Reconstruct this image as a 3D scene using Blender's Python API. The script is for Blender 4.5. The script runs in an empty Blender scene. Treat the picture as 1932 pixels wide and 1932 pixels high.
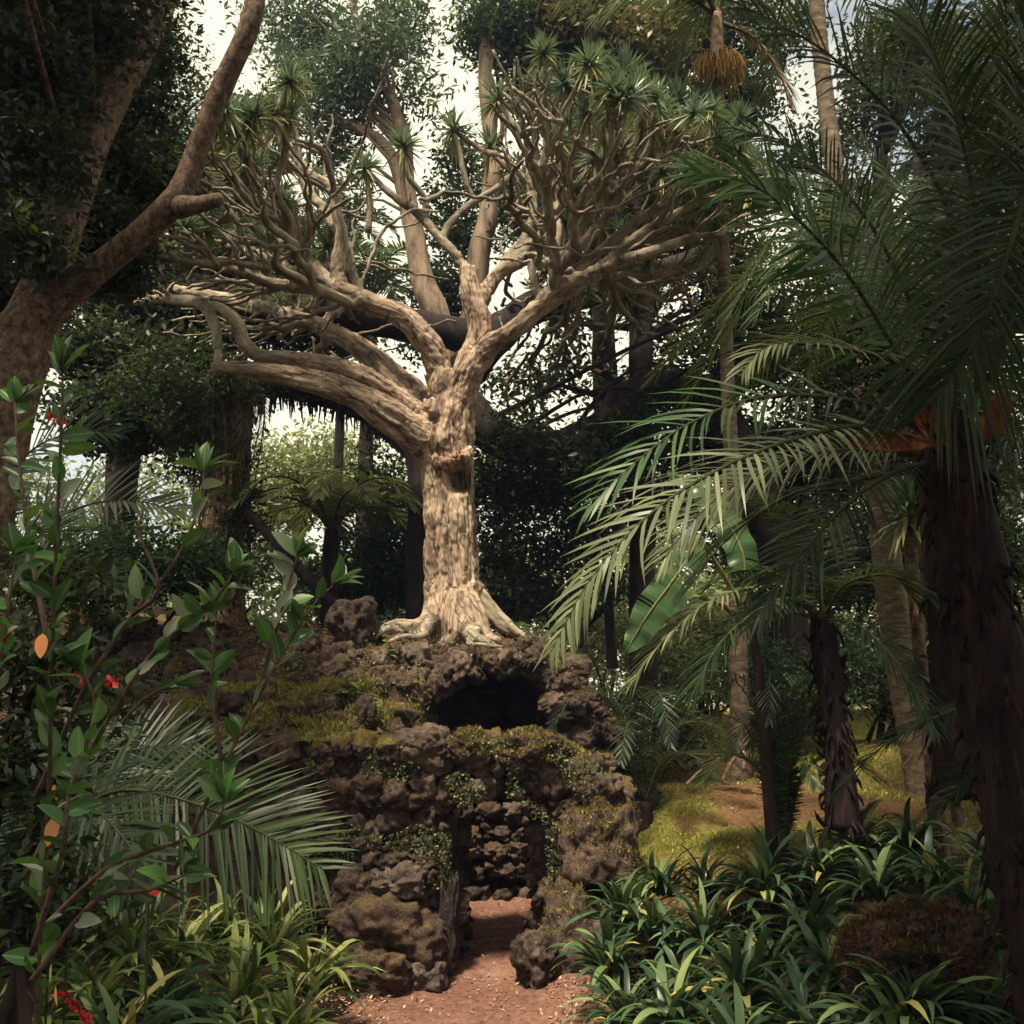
import bpy, math, random
import numpy as np
from mathutils import Vector, Matrix, Quaternion, noise, kdtree

random.seed(7); R = np.random.RandomState(7)
S = bpy.context.scene; COL = S.collection

# ------------------------------------------------------------------ camera, world, sun, exposure
CAMZ, PITCH, F = 2.4, math.radians(12.0), 0.96
cam = bpy.data.cameras.new('camera'); cam.sensor_width = 36; cam.lens = 36 * F; cam.clip_end = 600; cam.clip_start = .05
camo = bpy.data.objects.new('camera', cam); COL.objects.link(camo)
camo.location = (0, 0, CAMZ); camo.rotation_euler = (math.pi / 2 + PITCH, 0, 0); S.camera = camo

SUN_EL, SUN_AZ = math.radians(64), math.radians(207)     # compass-like angle, clockwise from +Y
w = bpy.data.worlds.new('World'); S.world = w; w.use_nodes = True
nt = w.node_tree; N = nt.nodes; L = nt.links; N.clear()
out = N.new('ShaderNodeOutputWorld'); bg = N.new('ShaderNodeBackground'); bg.inputs[1].default_value = .10
sky = N.new('ShaderNodeTexSky'); sky.sky_type = 'NISHITA'; sky.sun_disc = False
sky.sun_elevation = SUN_EL; sky.sun_rotation = SUN_AZ
tc = N.new('ShaderNodeTexCoord'); mp = N.new('ShaderNodeMapping'); mp.inputs['Scale'].default_value = (1, 1, 1.8); mp.inputs['Location'].default_value = (0, 0, .35)
cn = N.new('ShaderNodeTexNoise'); cn.inputs['Scale'].default_value = 2.3; cn.inputs['Detail'].default_value = 6; cn.inputs['Roughness'].default_value = .55
cr = N.new('ShaderNodeValToRGB'); cr.color_ramp.elements[0].position = .33; cr.color_ramp.elements[1].position = .5
mx = N.new('ShaderNodeMixRGB'); mx.inputs[2].default_value = (7.9, 7.6, 5.6, 1)
L.new(tc.outputs['Generated'], mp.inputs[0]); L.new(mp.outputs[0], cn.inputs[0]); L.new(cn.outputs[0], cr.inputs[0])
L.new(cr.outputs[0], mx.inputs[0]); L.new(sky.outputs[0], mx.inputs[1]); L.new(mx.outputs[0], bg.inputs[0]); L.new(bg.outputs[0], out.inputs[0])

sl = bpy.data.lights.new('sun', 'SUN'); sl.energy = 5.0; sl.angle = math.radians(7); sl.color = (1, .87, .66)
so = bpy.data.objects.new('sun', sl); COL.objects.link(so)
sd = Vector((math.sin(SUN_AZ) * math.cos(SUN_EL), math.cos(SUN_AZ) * math.cos(SUN_EL), math.sin(SUN_EL)))
so.rotation_euler = sd.to_track_quat('Z', 'Y').to_euler(); so.location = (0, 0, 30)
S.view_settings.view_transform = 'Standard'; S.view_settings.look = 'None'
S.view_settings.exposure = 0.72; S.view_settings.gamma = 1
S.cycles.max_bounces = 5; S.cycles.diffuse_bounces = 2; S.cycles.glossy_bounces = 2; S.cycles.transmission_bounces = 3
S.cycles.caustics_reflective = False; S.cycles.caustics_refractive = False
S.cycles.use_denoising = True

# ------------------------------------------------------------------ helpers
CP, SP = math.cos(PITCH), math.sin(PITCH)
def P(u, v, d):
    """point seen at (u, v) of a 1932-wide survey of the place, at d metres forward"""
    a = (u / 1932 - .5) / F; b = (.5 - v / 1932) / F
    dy = CP - b * SP; dz = SP + b * CP
    t = d / dy
    return np.array([a * t, d, CAMZ + dz * t])
def MP(d): return d / F / 1932.0           # metres per survey pixel
def PL(lst): return [P(*q) for q in lst]

def link(o, parent=None):
    COL.objects.link(o)
    if parent is not None: o.parent = parent
    return o
def tag(o, label=None, cat=None, group=None, kind=None):
    if label: o['label'] = label
    if cat: o['category'] = cat
    if group: o['group'] = group
    if kind: o['kind'] = kind
    return o
def empty(name, loc=(0, 0, 0)):
    o = bpy.data.objects.new(name, None); o.empty_display_size = .2; link(o); o.location = Vector(loc); return o
def thing(name, label, cat, group=None, kind=None): return tag(empty(name), label, cat, group, kind)

def unit(v):
    v = np.asarray(v, float); n = np.linalg.norm(v, axis=-1, keepdims=True); return v / np.maximum(n, 1e-9)

class MB:
    def __init__(s): s.v = []; s.f4 = []; s.f3 = []; s.n = 0; s.var = []
    def add(s, v, f4=None, f3=None, var=None):
        v = np.asarray(v, float).reshape(-1, 3)
        if f4 is not None and len(f4): s.f4.append(np.asarray(f4, int) + s.n)
        if f3 is not None and len(f3): s.f3.append(np.asarray(f3, int) + s.n)
        s.v.append(v); s.var.append(np.full(len(v), .5) if var is None else np.broadcast_to(var, (len(v),)).astype(float)); s.n += len(v)
    def mesh(s, name, mat=None, smooth=False, mats=None):
        me = bpy.data.meshes.new(name)
        V = np.concatenate(s.v); loops = []; starts = []; tot = []; c = 0
        if s.f4:
            a = np.concatenate(s.f4); loops.append(a.ravel()); starts.append(c + np.arange(len(a)) * 4); tot.append(np.full(len(a), 4)); c += a.size
        if s.f3:
            a = np.concatenate(s.f3); loops.append(a.ravel()); starts.append(c + np.arange(len(a)) * 3); tot.append(np.full(len(a), 3)); c += a.size
        lo = np.concatenate(loops); st = np.concatenate(starts); to = np.concatenate(tot)
        me.vertices.add(len(V)); me.vertices.foreach_set('co', V.ravel())
        me.loops.add(len(lo)); me.loops.foreach_set('vertex_index', lo.astype(np.int32))
        me.polygons.add(len(st)); me.polygons.foreach_set('loop_start', st.astype(np.int32)); me.polygons.foreach_set('loop_total', to.astype(np.int32))
        if smooth: me.polygons.foreach_set('use_smooth', np.ones(len(st), bool))
        at = me.attributes.new('var', 'FLOAT', 'POINT'); at.data.foreach_set('value', np.concatenate(s.var))
        me.update(calc_edges=True)
        if mat: me.materials.append(mat)
        return me
    def build(s, name, mat, parent=None, smooth=False):
        return link(bpy.data.objects.new(name, s.mesh(name, mat, smooth)), parent)

def smooth_path(pts, step):
    p = np.array(pts, float)
    if len(p) < 3: q = p
    P0 = np.vstack([2 * p[0] - p[1], p, 2 * p[-1] - p[-2]]); outp = []; idx = []
    for i in range(len(p) - 1):
        a, b, c, d = P0[i:i + 4]; n = max(1, int(np.linalg.norm(c - b) / step))
        t = (np.arange(n) / n)[:, None]
        outp.append(.5 * ((2 * b) + (-a + c) * t + (2 * a - 5 * b + 4 * c - d) * t ** 2 + (-a + 3 * b - 3 * c + d) * t ** 3)); idx.append(i + t[:, 0])
    outp.append(p[-1:]); idx.append(np.array([len(p) - 1.0]))
    return np.vstack(outp), np.concatenate(idx)
def frames(p):
    t = unit(np.gradient(p, axis=0)); n = np.zeros_like(t)
    r = np.array([0, 0, 1.0]) if abs(t[0][2]) < .8 else np.array([1.0, 0, 0])
    n[0] = unit(np.cross(t[0], r))
    for i in range(1, len(p)):
        x = n[i - 1] - t[i] * np.dot(n[i - 1], t[i]); n[i] = unit(x)
    return t, n, np.cross(t, n)
def tube(mb, pts, rad, seg=8, step=.15, wob=0.0, cap=True, raw=False, var=None, wf=3.0):
    """pts control points, rad control radii -> adds a smooth tapered tube; returns the path"""
    if raw: p = np.array(pts, float); r = np.array(rad, float)
    else:
        p, ix = smooth_path(pts, step); r = np.interp(ix, np.arange(len(pts)), rad)
    t, n, b = frames(p); k = len(p)
    a = np.arange(seg) / seg * 2 * math.pi
    V = p[:, None, :] + r[:, None, None] * (np.cos(a)[None, :, None] * n[:, None, :] + np.sin(a)[None, :, None] * b[:, None, :])
    if wob:
        off = R.rand(3) * 50
        for i in range(k):
            for j in range(seg):
                q = V[i, j]; m = noise.noise(Vector(((q[0] + off[0]) * wf, (q[1] + off[1]) * wf, (q[2]) * wf * .5)))
                V[i, j] = p[i] + (q - p[i]) * (1 + wob * m)
    i0 = (np.arange(k - 1)[:, None] * seg + np.arange(seg)[None, :]); i1 = (np.arange(k - 1)[:, None] * seg + (np.arange(seg)[None, :] + 1) % seg)
    q4 = np.stack([i0, i1, i1 + seg, i0 + seg], -1).reshape(-1, 4)
    V = V.reshape(-1, 3); f3 = []
    if cap:
        V = np.vstack([V, p[0] - t[0] * r[0] * .3, p[-1] + t[-1] * r[-1] * .4]); c0 = k * seg
        f3 = [[c0, (j + 1) % seg, j] for j in range(seg)] + [[c0 + 1, (k - 1) * seg + j, (k - 1) * seg + (j + 1) % seg] for j in range(seg)]
    mb.add(V, q4, f3, var); return p, r

# ------------------------------------------------------------------ materials
def new_mat(name):
    m = bpy.data.materials.new(name); m.use_nodes = True; t = m.node_tree
    b = t.nodes['Principled BSDF']; return m, t, b
def ramp(t, fac, stops):
    r = t.nodes.new('ShaderNodeValToRGB'); e = r.color_ramp.elements
    while len(e) < len(stops): e.new(.5)
    for x, (p, c) in zip(e, stops): x.position = p; x.color = (*c, 1) if len(c) == 3 else c
    t.links.new(fac, r.inputs[0]); return r.outputs[0]
def noise_n(t, vec, scale, detail=5, rough=.6, dist=0):
    n = t.nodes.new('ShaderNodeTexNoise'); n.inputs['Scale'].default_value = scale; n.inputs['Detail'].default_value = detail
    n.inputs['Roughness'].default_value = rough; n.inputs['Distortion'].default_value = dist
    if vec is not None: t.links.new(vec, n.inputs['Vector'])
    return n.outputs[0]
def mixc(t, fac, a, b, mode='MIX'):
    m = t.nodes.new('ShaderNodeMixRGB'); m.blend_type = mode
    for i, x in enumerate((fac, a, b)):
        if isinstance(x, (int, float)): m.inputs[i].default_value = x
        elif isinstance(x, tuple): m.inputs[i].default_value = (*x, 1)
        else: t.links.new(x, m.inputs[i])
    return m.outputs[0]
def math_n(t, op, a, b=None):
    m = t.nodes.new('ShaderNodeMath'); m.operation = op
    for i, x in enumerate((a, b)):
        if x is None: continue
        if isinstance(x, (int, float)): m.inputs[i].default_value = x
        else: t.links.new(x, m.inputs[i])
    return m.outputs[0]
def bump(t, b, h, strength, dist=.02):
    n = t.nodes.new('ShaderNodeBump'); n.inputs['Strength'].default_value = strength; n.inputs['Distance'].default_value = dist
    t.links.new(h, n.inputs['Height']); t.links.new(n.outputs[0], b.inputs['Normal'])
def coords(t, stretch=(1, 1, 1), attr=None):
    if attr: c = t.nodes.new('ShaderNodeAttribute'); c.attribute_name = attr; o = c.outputs['Vector']
    else: o = t.nodes.new('ShaderNodeTexCoord').outputs['Object']
    m = t.nodes.new('ShaderNodeMapping'); m.inputs['Scale'].default_value = stretch; t.links.new(o, m.inputs[0]); return m.outputs[0]

def mat_leaf(name, stops, obj_random=False, rough=.45, trans=.28, spec=.35):
    m, t, b = new_mat(name)
    if obj_random: f = t.nodes.new('ShaderNodeObjectInfo').outputs['Random']
    else:
        a = t.nodes.new('ShaderNodeAttribute'); a.attribute_name = 'var'; f = a.outputs['Fac']
    c = ramp(t, f, stops)
    n = noise_n(t, coords(t), 9, 2)
    c = mixc(t, math_n(t, 'MULTIPLY', n, .5), c, mixc(t, .5, c, (.02, .02, .01)))
    t.links.new(c, b.inputs['Base Color']); b.inputs['Roughness'].default_value = rough; b.inputs['Specular IOR Level'].default_value = spec
    tr = t.nodes.new('ShaderNodeBsdfTranslucent'); t.links.new(mixc(t, .35, c, (.16, .2, .03)), tr.inputs[0])
    mxs = t.nodes.new('ShaderNodeMixShader'); mxs.inputs[0].default_value = trans
    o = t.nodes['Material Output']; t.links.new(b.outputs[0], mxs.inputs[1]); t.links.new(tr.outputs[0], mxs.inputs[2]); t.links.new(mxs.outputs[0], o.inputs[0])
    return m
def add_midrib(m):
    t = m.node_tree; b = t.nodes['Principled BSDF']; src = b.inputs['Base Color'].links[0].from_socket
    sx = t.nodes.new('ShaderNodeSeparateXYZ'); t.links.new(t.nodes.new('ShaderNodeTexCoord').outputs['Object'], sx.inputs[0])
    ax = math_n(t, 'ABSOLUTE', sx.outputs[0]); vein = math_n(t, 'ABSOLUTE', math_n(t, 'SINE', math_n(t, 'ADD', math_n(t, 'MULTIPLY', sx.outputs[1], 42), math_n(t, 'MULTIPLY', ax, -38))))
    mid = ramp(t, ax, [(.008, (1, 1, 1)), (.02, (0, 0, 0))]); c = mixc(t, mid, src, (.2, .26, .1))
    c = mixc(t, math_n(t, 'MULTIPLY', ramp(t, vein, [(.04, (1, 1, 1)), (.16, (0, 0, 0))]), .35), c, (.12, .17, .06))
    sp = ramp(t, noise_n(t, t.nodes.new('ShaderNodeNewGeometry').outputs['Position'], 60, 3), [(.66, (0, 0, 0)), (.72, (1, 1, 1))]); c = mixc(t, math_n(t, 'MULTIPLY', sp, .7), c, (.12, .07, .03))
    t.links.new(c, b.inputs['Base Color']); return m
def mat_bark(name, stops, stretch=(1, 1, .25), scale=7, bs=.7, bd=.03, attr=None, rough=.85, lichen=None):
    m, t, b = new_mat(name)
    v = coords(t, stretch, attr)
    n1 = noise_n(t, v, scale, 8, .65, .4); n2 = noise_n(t, v, scale * 3.5, 6, .7)
    h = math_n(t, 'ADD', math_n(t, 'MULTIPLY', n1, .65), math_n(t, 'MULTIPLY', n2, .35))
    c = ramp(t, h, stops)
    if lichen:
        lf = ramp(t, noise_n(t, coords(t), 2.2, 5), [(.5, (0, 0, 0)), (.66, (.75, .75, .75))]); c = mixc(t, lf, c, lichen)
    t.links.new(c, b.inputs['Base Color']); b.inputs['Roughness'].default_value = rough; b.inputs['Specular IOR Level'].default_value = .2
    bump(t, b, h, bs, bd); return m
def mat_rock(name, stops, scale=5, moss=None, moss_t=(.45, .75), bs=1.0):
    m, t, b = new_mat(name)
    g = t.nodes.new('ShaderNodeNewGeometry'); pos = g.outputs['Position']
    n1 = noise_n(t, pos, scale, 9, .7, .3); n2 = noise_n(t, pos, scale * 5, 5, .7)
    vo = t.nodes.new('ShaderNodeTexVoronoi'); vo.inputs['Scale'].default_value = scale * 4; t.links.new(pos, vo.inputs['Vector'])
    h = math_n(t, 'ADD', math_n(t, 'MULTIPLY', n1, .68), math_n(t, 'MULTIPLY', n2, .36))
    h = math_n(t, 'ADD', h, math_n(t, 'MULTIPLY', vo.outputs['Distance'], .16))
    c = ramp(t, h, stops)
    oi = t.nodes.new('ShaderNodeObjectInfo').outputs['Random']
    c = mixc(t, .35, c, ramp(t, oi, [(0, (.012, .01, .011)), (.45, (.055, .04, .035)), (.75, (.12, .08, .058)), (.9, (.17, .135, .125)), (1, (.28, .22, .19))]))
    li = ramp(t, noise_n(t, pos, 3.1, 6, .7), [(.64, (0, 0, 0)), (.7, (.6, .6, .6))]); c = mixc(t, li, c, (.26, .2, .19))
    if moss:
        sx = t.nodes.new('ShaderNodeSeparateXYZ'); t.links.new(g.outputs['Normal'], sx.inputs[0])
        f = math_n(t, 'ADD', math_n(t, 'MULTIPLY', sx.outputs[2], .55), math_n(t, 'MULTIPLY', noise_n(t, pos, 2.6, 5, .65), .75))
        f = ramp(t, f, [(moss_t[0], (0, 0, 0)), (moss_t[1], (1, 1, 1))])
        mc = ramp(t, noise_n(t, pos, 4.5, 6, .7), [(.35, moss[0]), (.55, moss[1]), (.7, moss[2])])
        c = mixc(t, f, c, mc)
    n4 = noise_n(t, pos, scale * 17, 4, .8); c = mixc(t, .8, c, mixc(t, 1.0, c, ramp(t, n4, [(.38, (.25, .25, .25)), (.52, (1, 1, 1)), (.68, (1.7, 1.6, 1.5))]), 'MULTIPLY')); h = math_n(t, 'ADD', h, math_n(t, 'MULTIPLY', n4, .22))
    t.links.new(c, b.inputs['Base Color']); b.inputs['Roughness'].default_value = .92; b.inputs['Specular IOR Level'].default_value = .15
    bump(t, b, h, bs, .05); return m

M = {}
M['dragon_bark'] = mat_bark('dragon_bark', [(.34, (.055, .03, .022)), (.44, (.24, .145, .10)), (.52, (.44, .30, .205)), (.68, (.60, .43, .30))], (1, 1, .3), 6, .9, .035, 'bark')
M['dragon_twig'] = mat_bark('dragon_twig', [(.34, (.05, .035, .028)), (.46, (.17, .12, .085)), (.62, (.36, .27, .18))], (1, 1, .8), 9, .7, .015, None, .85, (.21, .2, .12))
M['root'] = mat_bark('root_bark', [(.34, (.1, .06, .04)), (.48, (.33, .22, .15)), (.64, (.55, .4, .28))], (1, 1, 1), 9, .8, .02)
M['brown_bark'] = mat_bark('brown_bark', [(.38, (.028, .018, .014)), (.48, (.10, .064, .045)), (.62, (.25, .175, .12))], (1, 1, .7), 16, .9, .03)
M['grey_bark'] = mat_bark('grey_bark', [(.36, (.07, .045, .035)), (.48, (.22, .15, .11)), (.64, (.42, .31, .22))], (1, 1, .25), 5, .9, .03, None, .85, (.25, .23, .13))
M['dark_bark'] = mat_bark('dark_bark', [(.36, (.008, .006, .007)), (.5, (.025, .018, .018)), (.66, (.06, .042, .036))], (1, 1, .4), 5, .9, .04)
M['palm_trunk'] = mat_bark('palm_trunk_bark', [(.36, (.04, .028, .022)), (.5, (.125, .092, .065)), (.64, (.25, .19, .125))], (1, 1, 3), 5, .7, .02)
M['shag'] = mat_bark('palm_fibre', [(.36, (.006, .004, .006)), (.5, (.018, .011, .011)), (.68, (.06, .028, .022))], (1, 1, .25), 9, .9, .04)
G1, G2, G3 = (.016, .035, .016), (.035, .065, .028), (.06, .10, .035)
M['leaf_dark'] = mat_leaf('leaf_dark', [(0, (.008, .018, .013)), (.6, (.018, .035, .02)), (.92, (.035, .06, .026)), (1, (.07, .10, .035))], spec=.25)
M['leaf_blue'] = mat_leaf('leaf_blue', [(0, (.035, .07, .055)), (.5, (.08, .13, .09)), (1, (.17, .23, .13))])
M['leaf_olive'] = mat_leaf('leaf_olive', [(0, (.04, .05, .02)), (.5, (.10, .10, .035)), (.88, (.17, .13, .045)), (1, (.3, .12, .035))])
M['leaf_mid'] = mat_leaf('leaf_mid', [(0, (.016, .045, .028)), (.5, (.04, .085, .045)), (1, (.10, .18, .06))])
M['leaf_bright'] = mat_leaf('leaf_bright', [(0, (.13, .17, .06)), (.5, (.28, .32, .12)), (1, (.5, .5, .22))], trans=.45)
M['leaf_palmlit'] = mat_leaf('frond_lit', [(0, (.018, .042, .016)), (.5, (.038, .078, .026)), (1, (.11, .15, .05))], rough=.42, spec=.3)  # lit copy of the frond green, light put into the colour
M['leaf_palmdark'] = mat_leaf('frond_dark', [(0, (.008, .02, .011)), (.5, (.016, .035, .017)), (1, (.04, .065, .026))], rough=.42, spec=.25)  # darker copy for fronds in shade, the shade is in the colour
M['leaf_palmpale'] = mat_leaf('frond_pale', [(0, (.07, .10, .045)), (.5, (.14, .17, .075)), (1, (.26, .27, .13))], rough=.4, spec=.35)  # palest copy for brightly lit fronds, light put into the colour
M['leaf_dead'] = mat_leaf('frond_dead', [(0, (.14, .09, .06)), (.5, (.27, .18, .11)), (1, (.42, .3, .2))], rough=.7)
M['leaflet_obj'] = mat_leaf('leaflet_green', [(0, (.022, .07, .018)), (.6, (.04, .11, .026)), (1, (.10, .19, .045))], True, .4, .28, .3)
M['leaflet_lit'] = mat_leaf('leaflet_lit', [(0, (.08, .11, .05)), (.6, (.16, .19, .09)), (1, (.3, .31, .16))], True, .38, .28, .35)  # pale copy of the green leaflet, colour carries the light on one frond
M['rosette'] = mat_leaf('rosette_leaf', [(0, (.4, .34, .14)), (.17, (.3, .32, .13)), (.3, (.09, .15, .09)), (1, (.21, .28, .18))], rough=.4, spec=.4)
M['strap'] = mat_leaf('strap_leaf', [(0, (.02, .055, .028)), (.55, (.04, .09, .04)), (.8, (.10, .17, .065)), (.94, (.24, .32, .12)), (1, (.5, .42, .12))], True, .42, .25, .5)  # bright stops put highlights into the colour of random leaves
M['strap_y'] = mat_leaf('strap_leaf_yellow', [(0, (.035, .08, .02)), (.4, (.12, .19, .045)), (.75, (.34, .4, .12)), (1, (.6, .56, .26))], True, .42, .3, .35)
M['shrub_leaf'] = mat_leaf('shrub_leaf', [(0, (.03, .08, .03)), (.45, (.05, .15, .04)), (.78, (.11, .27, .05)), (.88, (.16, .2, .15)), (1, (.36, .4, .3))], True, .38, .3, .4)
add_midrib(M['shrub_leaf'])
M['shrub_stem'] = mat_bark('shrub_stem', [(.4, (.04, .025, .022)), (.6, (.11, .065, .05))], (1, 1, 1), 20, .3, .005)
M['banana'] = mat_leaf('banana_leaf', [(0, (.025, .08, .035)), (.5, (.04, .11, .045)), (1, (.10, .17, .06))], False, .35, .35, .4)
M['petiole'] = mat_bark('petiole', [(.4, (.1, .09, .03)), (.6, (.22, .19, .08))], (1, 1, .3), 8, .2, .005)
M['rachis'] = mat_bark('rachis', [(.4, (.03, .035, .018)), (.6, (.08, .08, .04))], (1, 1, 1), 8, .2, .005)
M['spathe'] = mat_bark('spathe', [(.38, (.05, .014, .01)), (.5, (.2, .06, .022)), (.64, (.42, .2, .06))], (1, 1, .3), 6, .5, .01)
M['fruit'] = mat_bark('fruit', [(.4, (.2, .10, .03)), (.6, (.5, .3, .08))], (1, 1, 1), 14, .4, .01)
m, t, b = new_mat('red_petal'); b.inputs['Base Color'].default_value = (.75, .03, .03, 1); b.inputs['Roughness'].default_value = .5; M['red'] = m
m, t, b = new_mat('orange_leaf'); b.inputs['Base Color'].default_value = (.6, .2, .06, 1); b.inputs['Roughness'].default_value = .5; M['orange'] = m
ROCK = [(.42, (.006, .005, .007)), (.53, (.042, .030, .025)), (.64, (.125, .09, .07)), (.8, (.3, .225, .18))]
M['rock'] = mat_rock('lava_rock', ROCK, 4, ((.04, .03, .01), (.09, .07, .018), (.14, .12, .03)), (.8, 1.0))
M['rock_moss'] = mat_rock('mossy_rock', ROCK, 4, ((.06, .035, .012), (.13, .09, .02), (.2, .18, .04)), (.62, .86))
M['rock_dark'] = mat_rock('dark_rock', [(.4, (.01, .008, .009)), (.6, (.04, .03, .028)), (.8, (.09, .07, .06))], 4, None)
M['rock_rusty'] = mat_rock('rusty_rock', ROCK, 4, ((.02, .012, .008), (.06, .022, .012), (.11, .06, .018)), (.6, .9))
M['rock_brown'] = mat_rock('brown_rock', [(.4, (.016, .011, .009)), (.55, (.065, .044, .033)), (.7, (.16, .105, .072)), (.85, (.3, .21, .15))], 4, ((.05, .035, .012), (.11, .08, .025), (.18, .15, .04)), (.72, .95))

# ------------------------------------------------------------------ terrain
anch = []
def A(x, y, z): anch.append((x, y, z))
for q in [(0, 0, .8), (-.3, 5, .2), (-.3, 7, .02), (-.3, 8.5, 0), (-.25, 9.5, 0), (-.2, 10.5, .05), (-.1, 11.5, .2), (0, 12.5, .35), (.4, 8.6, 0), (-1, 8.6, 0), (-1.3, 8, 0),
          (1.4, 8.2, .15), (1.2, 9.6, .35), (2.5, 7, .35), (4, 7, .5), (5.5, 7.5, .6), (1, 6, .2), (3, 4, .5), (-2.5, 8, .12), (-3, 6.5, .2), (-4.5, 8, .3), (-3, 3, .5), (-7, 8, .8), (-5, 10, .9), (-2, 10, .3), (-2, 12, .8),
          (-6, 12, 2.2), (-5, 14, 3.7), (-8, 15, 4.2), (-2.5, 16, 3.6), (0, 16, 3.2), (-1, 20, 3.4), (-9, 20, 4.3), (-15, 15, 4.2), (-14, 8, 2), (1.8, 15, 2.3), (3, 20, 2.5), (8, 20, 2.6), (15, 20, 2.8), (10, 8, 1.2),
          (0, 30, 3), (-15, 35, 4), (15, 35, 3), (0, -15, .8), (-20, -5, 1), (20, -5, 1), (-40, 50, 5), (40, 50, 4), (0, 80, 4), (80, 0, 2), (-80, 0, 2), (0, -80, 1), (90, 90, 5), (-90, 90, 5)]: A(*q)
for q in [(1200, 1600, 10.6), (1400, 1570, 10.6), (1560, 1500, 12), (1300, 1480, 13), (1500, 1430, 14), (1400, 1390, 17), (1700, 1560, 10.8), (1880, 1500, 11.5), (1830, 1330, 22), (1650, 1400, 16), (340, 1160, 15), (250, 1140, 16)]: A(*P(*q))
AN = np.array(anch)
def height(x, y):
    x = np.asarray(x, float); y = np.asarray(y, float)
    d2 = (x[..., None] - AN[:, 0]) ** 2 + (y[..., None] - AN[:, 1]) ** 2 + .25
    wgt = d2 ** -1.9
    return (wgt * AN[:, 2]).sum(-1) / wgt.sum(-1)
def hz(x, y): return float(height(np.array([x]), np.array([y]))[0])

def grid_mesh(xs, ys, zf, name, mat, parent=None, disp=0.0, mask=None):
    X, Y = np.meshgrid(xs, ys); Z = zf(X, Y)
    if disp:
        for i in range(Z.shape[0]):
            for j in range(Z.shape[1]):
                Z[i, j] += disp * noise.fractal(Vector((X[i, j] * 1.7, Y[i, j] * 1.7, 0)), .7, 2, 5)
    nx, ny = len(xs), len(ys)
    i = np.arange(ny - 1)[:, None] * nx + np.arange(nx - 1)[None, :]
    q = np.stack([i, i + 1, i + nx + 1, i + nx], -1).reshape(-1, 4)
    mb = MB(); mb.add(np.stack([X, Y, Z], -1).reshape(-1, 3), q); return mb.build(name, mat, parent, True)

m, t, b = new_mat('ground_soil')
pos = t.nodes.new('ShaderNodeNewGeometry').outputs['Position']
n1 = noise_n(t, pos, .55, 6, .6); n2 = noise_n(t, pos, 22, 6, .75); n3 = noise_n(t, pos, 90, 3, .7)
grass = ramp(t, n2, [(.35, (.10, .12, .025)), (.55, (.25, .24, .055)), (.75, (.4, .34, .10))])
soil = ramp(t, n2, [(.35, (.10, .055, .025)), (.55, (.25, .14, .07)), (.75, (.38, .24, .13))])
c = mixc(t, ramp(t, n1, [(.42, (0, 0, 0)), (.58, (1, 1, 1))]), grass, soil)
sx = t.nodes.new('ShaderNodeSeparateXYZ'); t.links.new(pos, sx.inputs[0])
litter = ramp(t, n2, [(.35, (.012, .01, .006)), (.55, (.04, .028, .015)), (.75, (.1, .065, .035))])
px_, py_, _z = P(1450, 1505, 12)
ex = math_n(t, 'MULTIPLY', math_n(t, 'SUBTRACT', sx.outputs[0], float(px_)), .75); ey = math_n(t, 'MULTIPLY', math_n(t, 'SUBTRACT', sx.outputs[1], float(py_)), .7)
ed = math_n(t, 'ADD', math_n(t, 'SQRT', math_n(t, 'ADD', math_n(t, 'MULTIPLY', ex, ex), math_n(t, 'MULTIPLY', ey, ey))), math_n(t, 'MULTIPLY', math_n(t, 'SUBTRACT', noise_n(t, pos, 1.8, 5), .5), 1.6))
c = mixc(t, ramp(t, ed, [(.4, (1, 1, 1)), (.75, (0, 0, 0))]), c, soil)
lm = math_n(t, 'ADD', math_n(t, 'MULTIPLY', math_n(t, 'SUBTRACT', sx.outputs[1], 9.7), .9), math_n(t, 'MULTIPLY', n1, .8))
lm = math_n(t, 'MINIMUM', lm, math_n(t, 'MULTIPLY', math_n(t, 'ADD', sx.outputs[0], -.6), 2.0))
c = mixc(t, ramp(t, lm, [(.3, (0, 0, 0)), (.75, (1, 1, 1))]), litter, c)
t.links.new(c, b.inputs['Base Color']); b.inputs['Roughness'].default_value = .95; b.inputs['Specular IOR Level'].default_value = .1
bump(t, b, math_n(t, 'ADD', n2, math_n(t, 'MULTIPLY', n3, .5)), 1, .05); M['ground'] = m
xs = np.concatenate([np.linspace(-90, -9, 18)[:-1], np.linspace(-9, 9, 150), np.linspace(9, 90, 18)[1:]])
ys = np.concatenate([np.linspace(-60, 2, 12)[:-1], np.linspace(2, 24, 180), np.linspace(24, 120, 20)[1:]])
tag(grid_mesh(xs, ys, height, 'ground', M['ground'], disp=.03), kind='structure')

# reddish dirt path that runs through the doorway
m, t, b = new_mat('path_dirt')
pos = t.nodes.new('ShaderNodeNewGeometry').outputs['Position']
n1 = noise_n(t, pos, 1.6, 6, .6); n2 = noise_n(t, pos, 14, 8, .75); n3 = noise_n(t, pos, 70, 3, .8)
c = ramp(t, n1, [(.35, (.17, .085, .062)), (.55, (.29, .15, .11)), (.7, (.42, .25, .18))])
c = mixc(t, .55, c, ramp(t, n2, [(.36, (.07, .035, .028)), (.5, (.26, .13, .095)), (.7, (.46, .29, .21))]))
sp = ramp(t, n3, [(.66, (0, 0, 0)), (.72, (1, 1, 1))]); c = mixc(t, math_n(t, 'MULTIPLY', sp, .5), c, (.6, .44, .3))
t.links.new(c, b.inputs['Base Color']); b.inputs['Roughness'].default_value = .95; b.inputs['Specular IOR Level'].default_value = .1
bump(t, b, math_n(t, 'ADD', n2, math_n(t, 'MULTIPLY', n3, .6)), 1, .035); M['path'] = m
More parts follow.
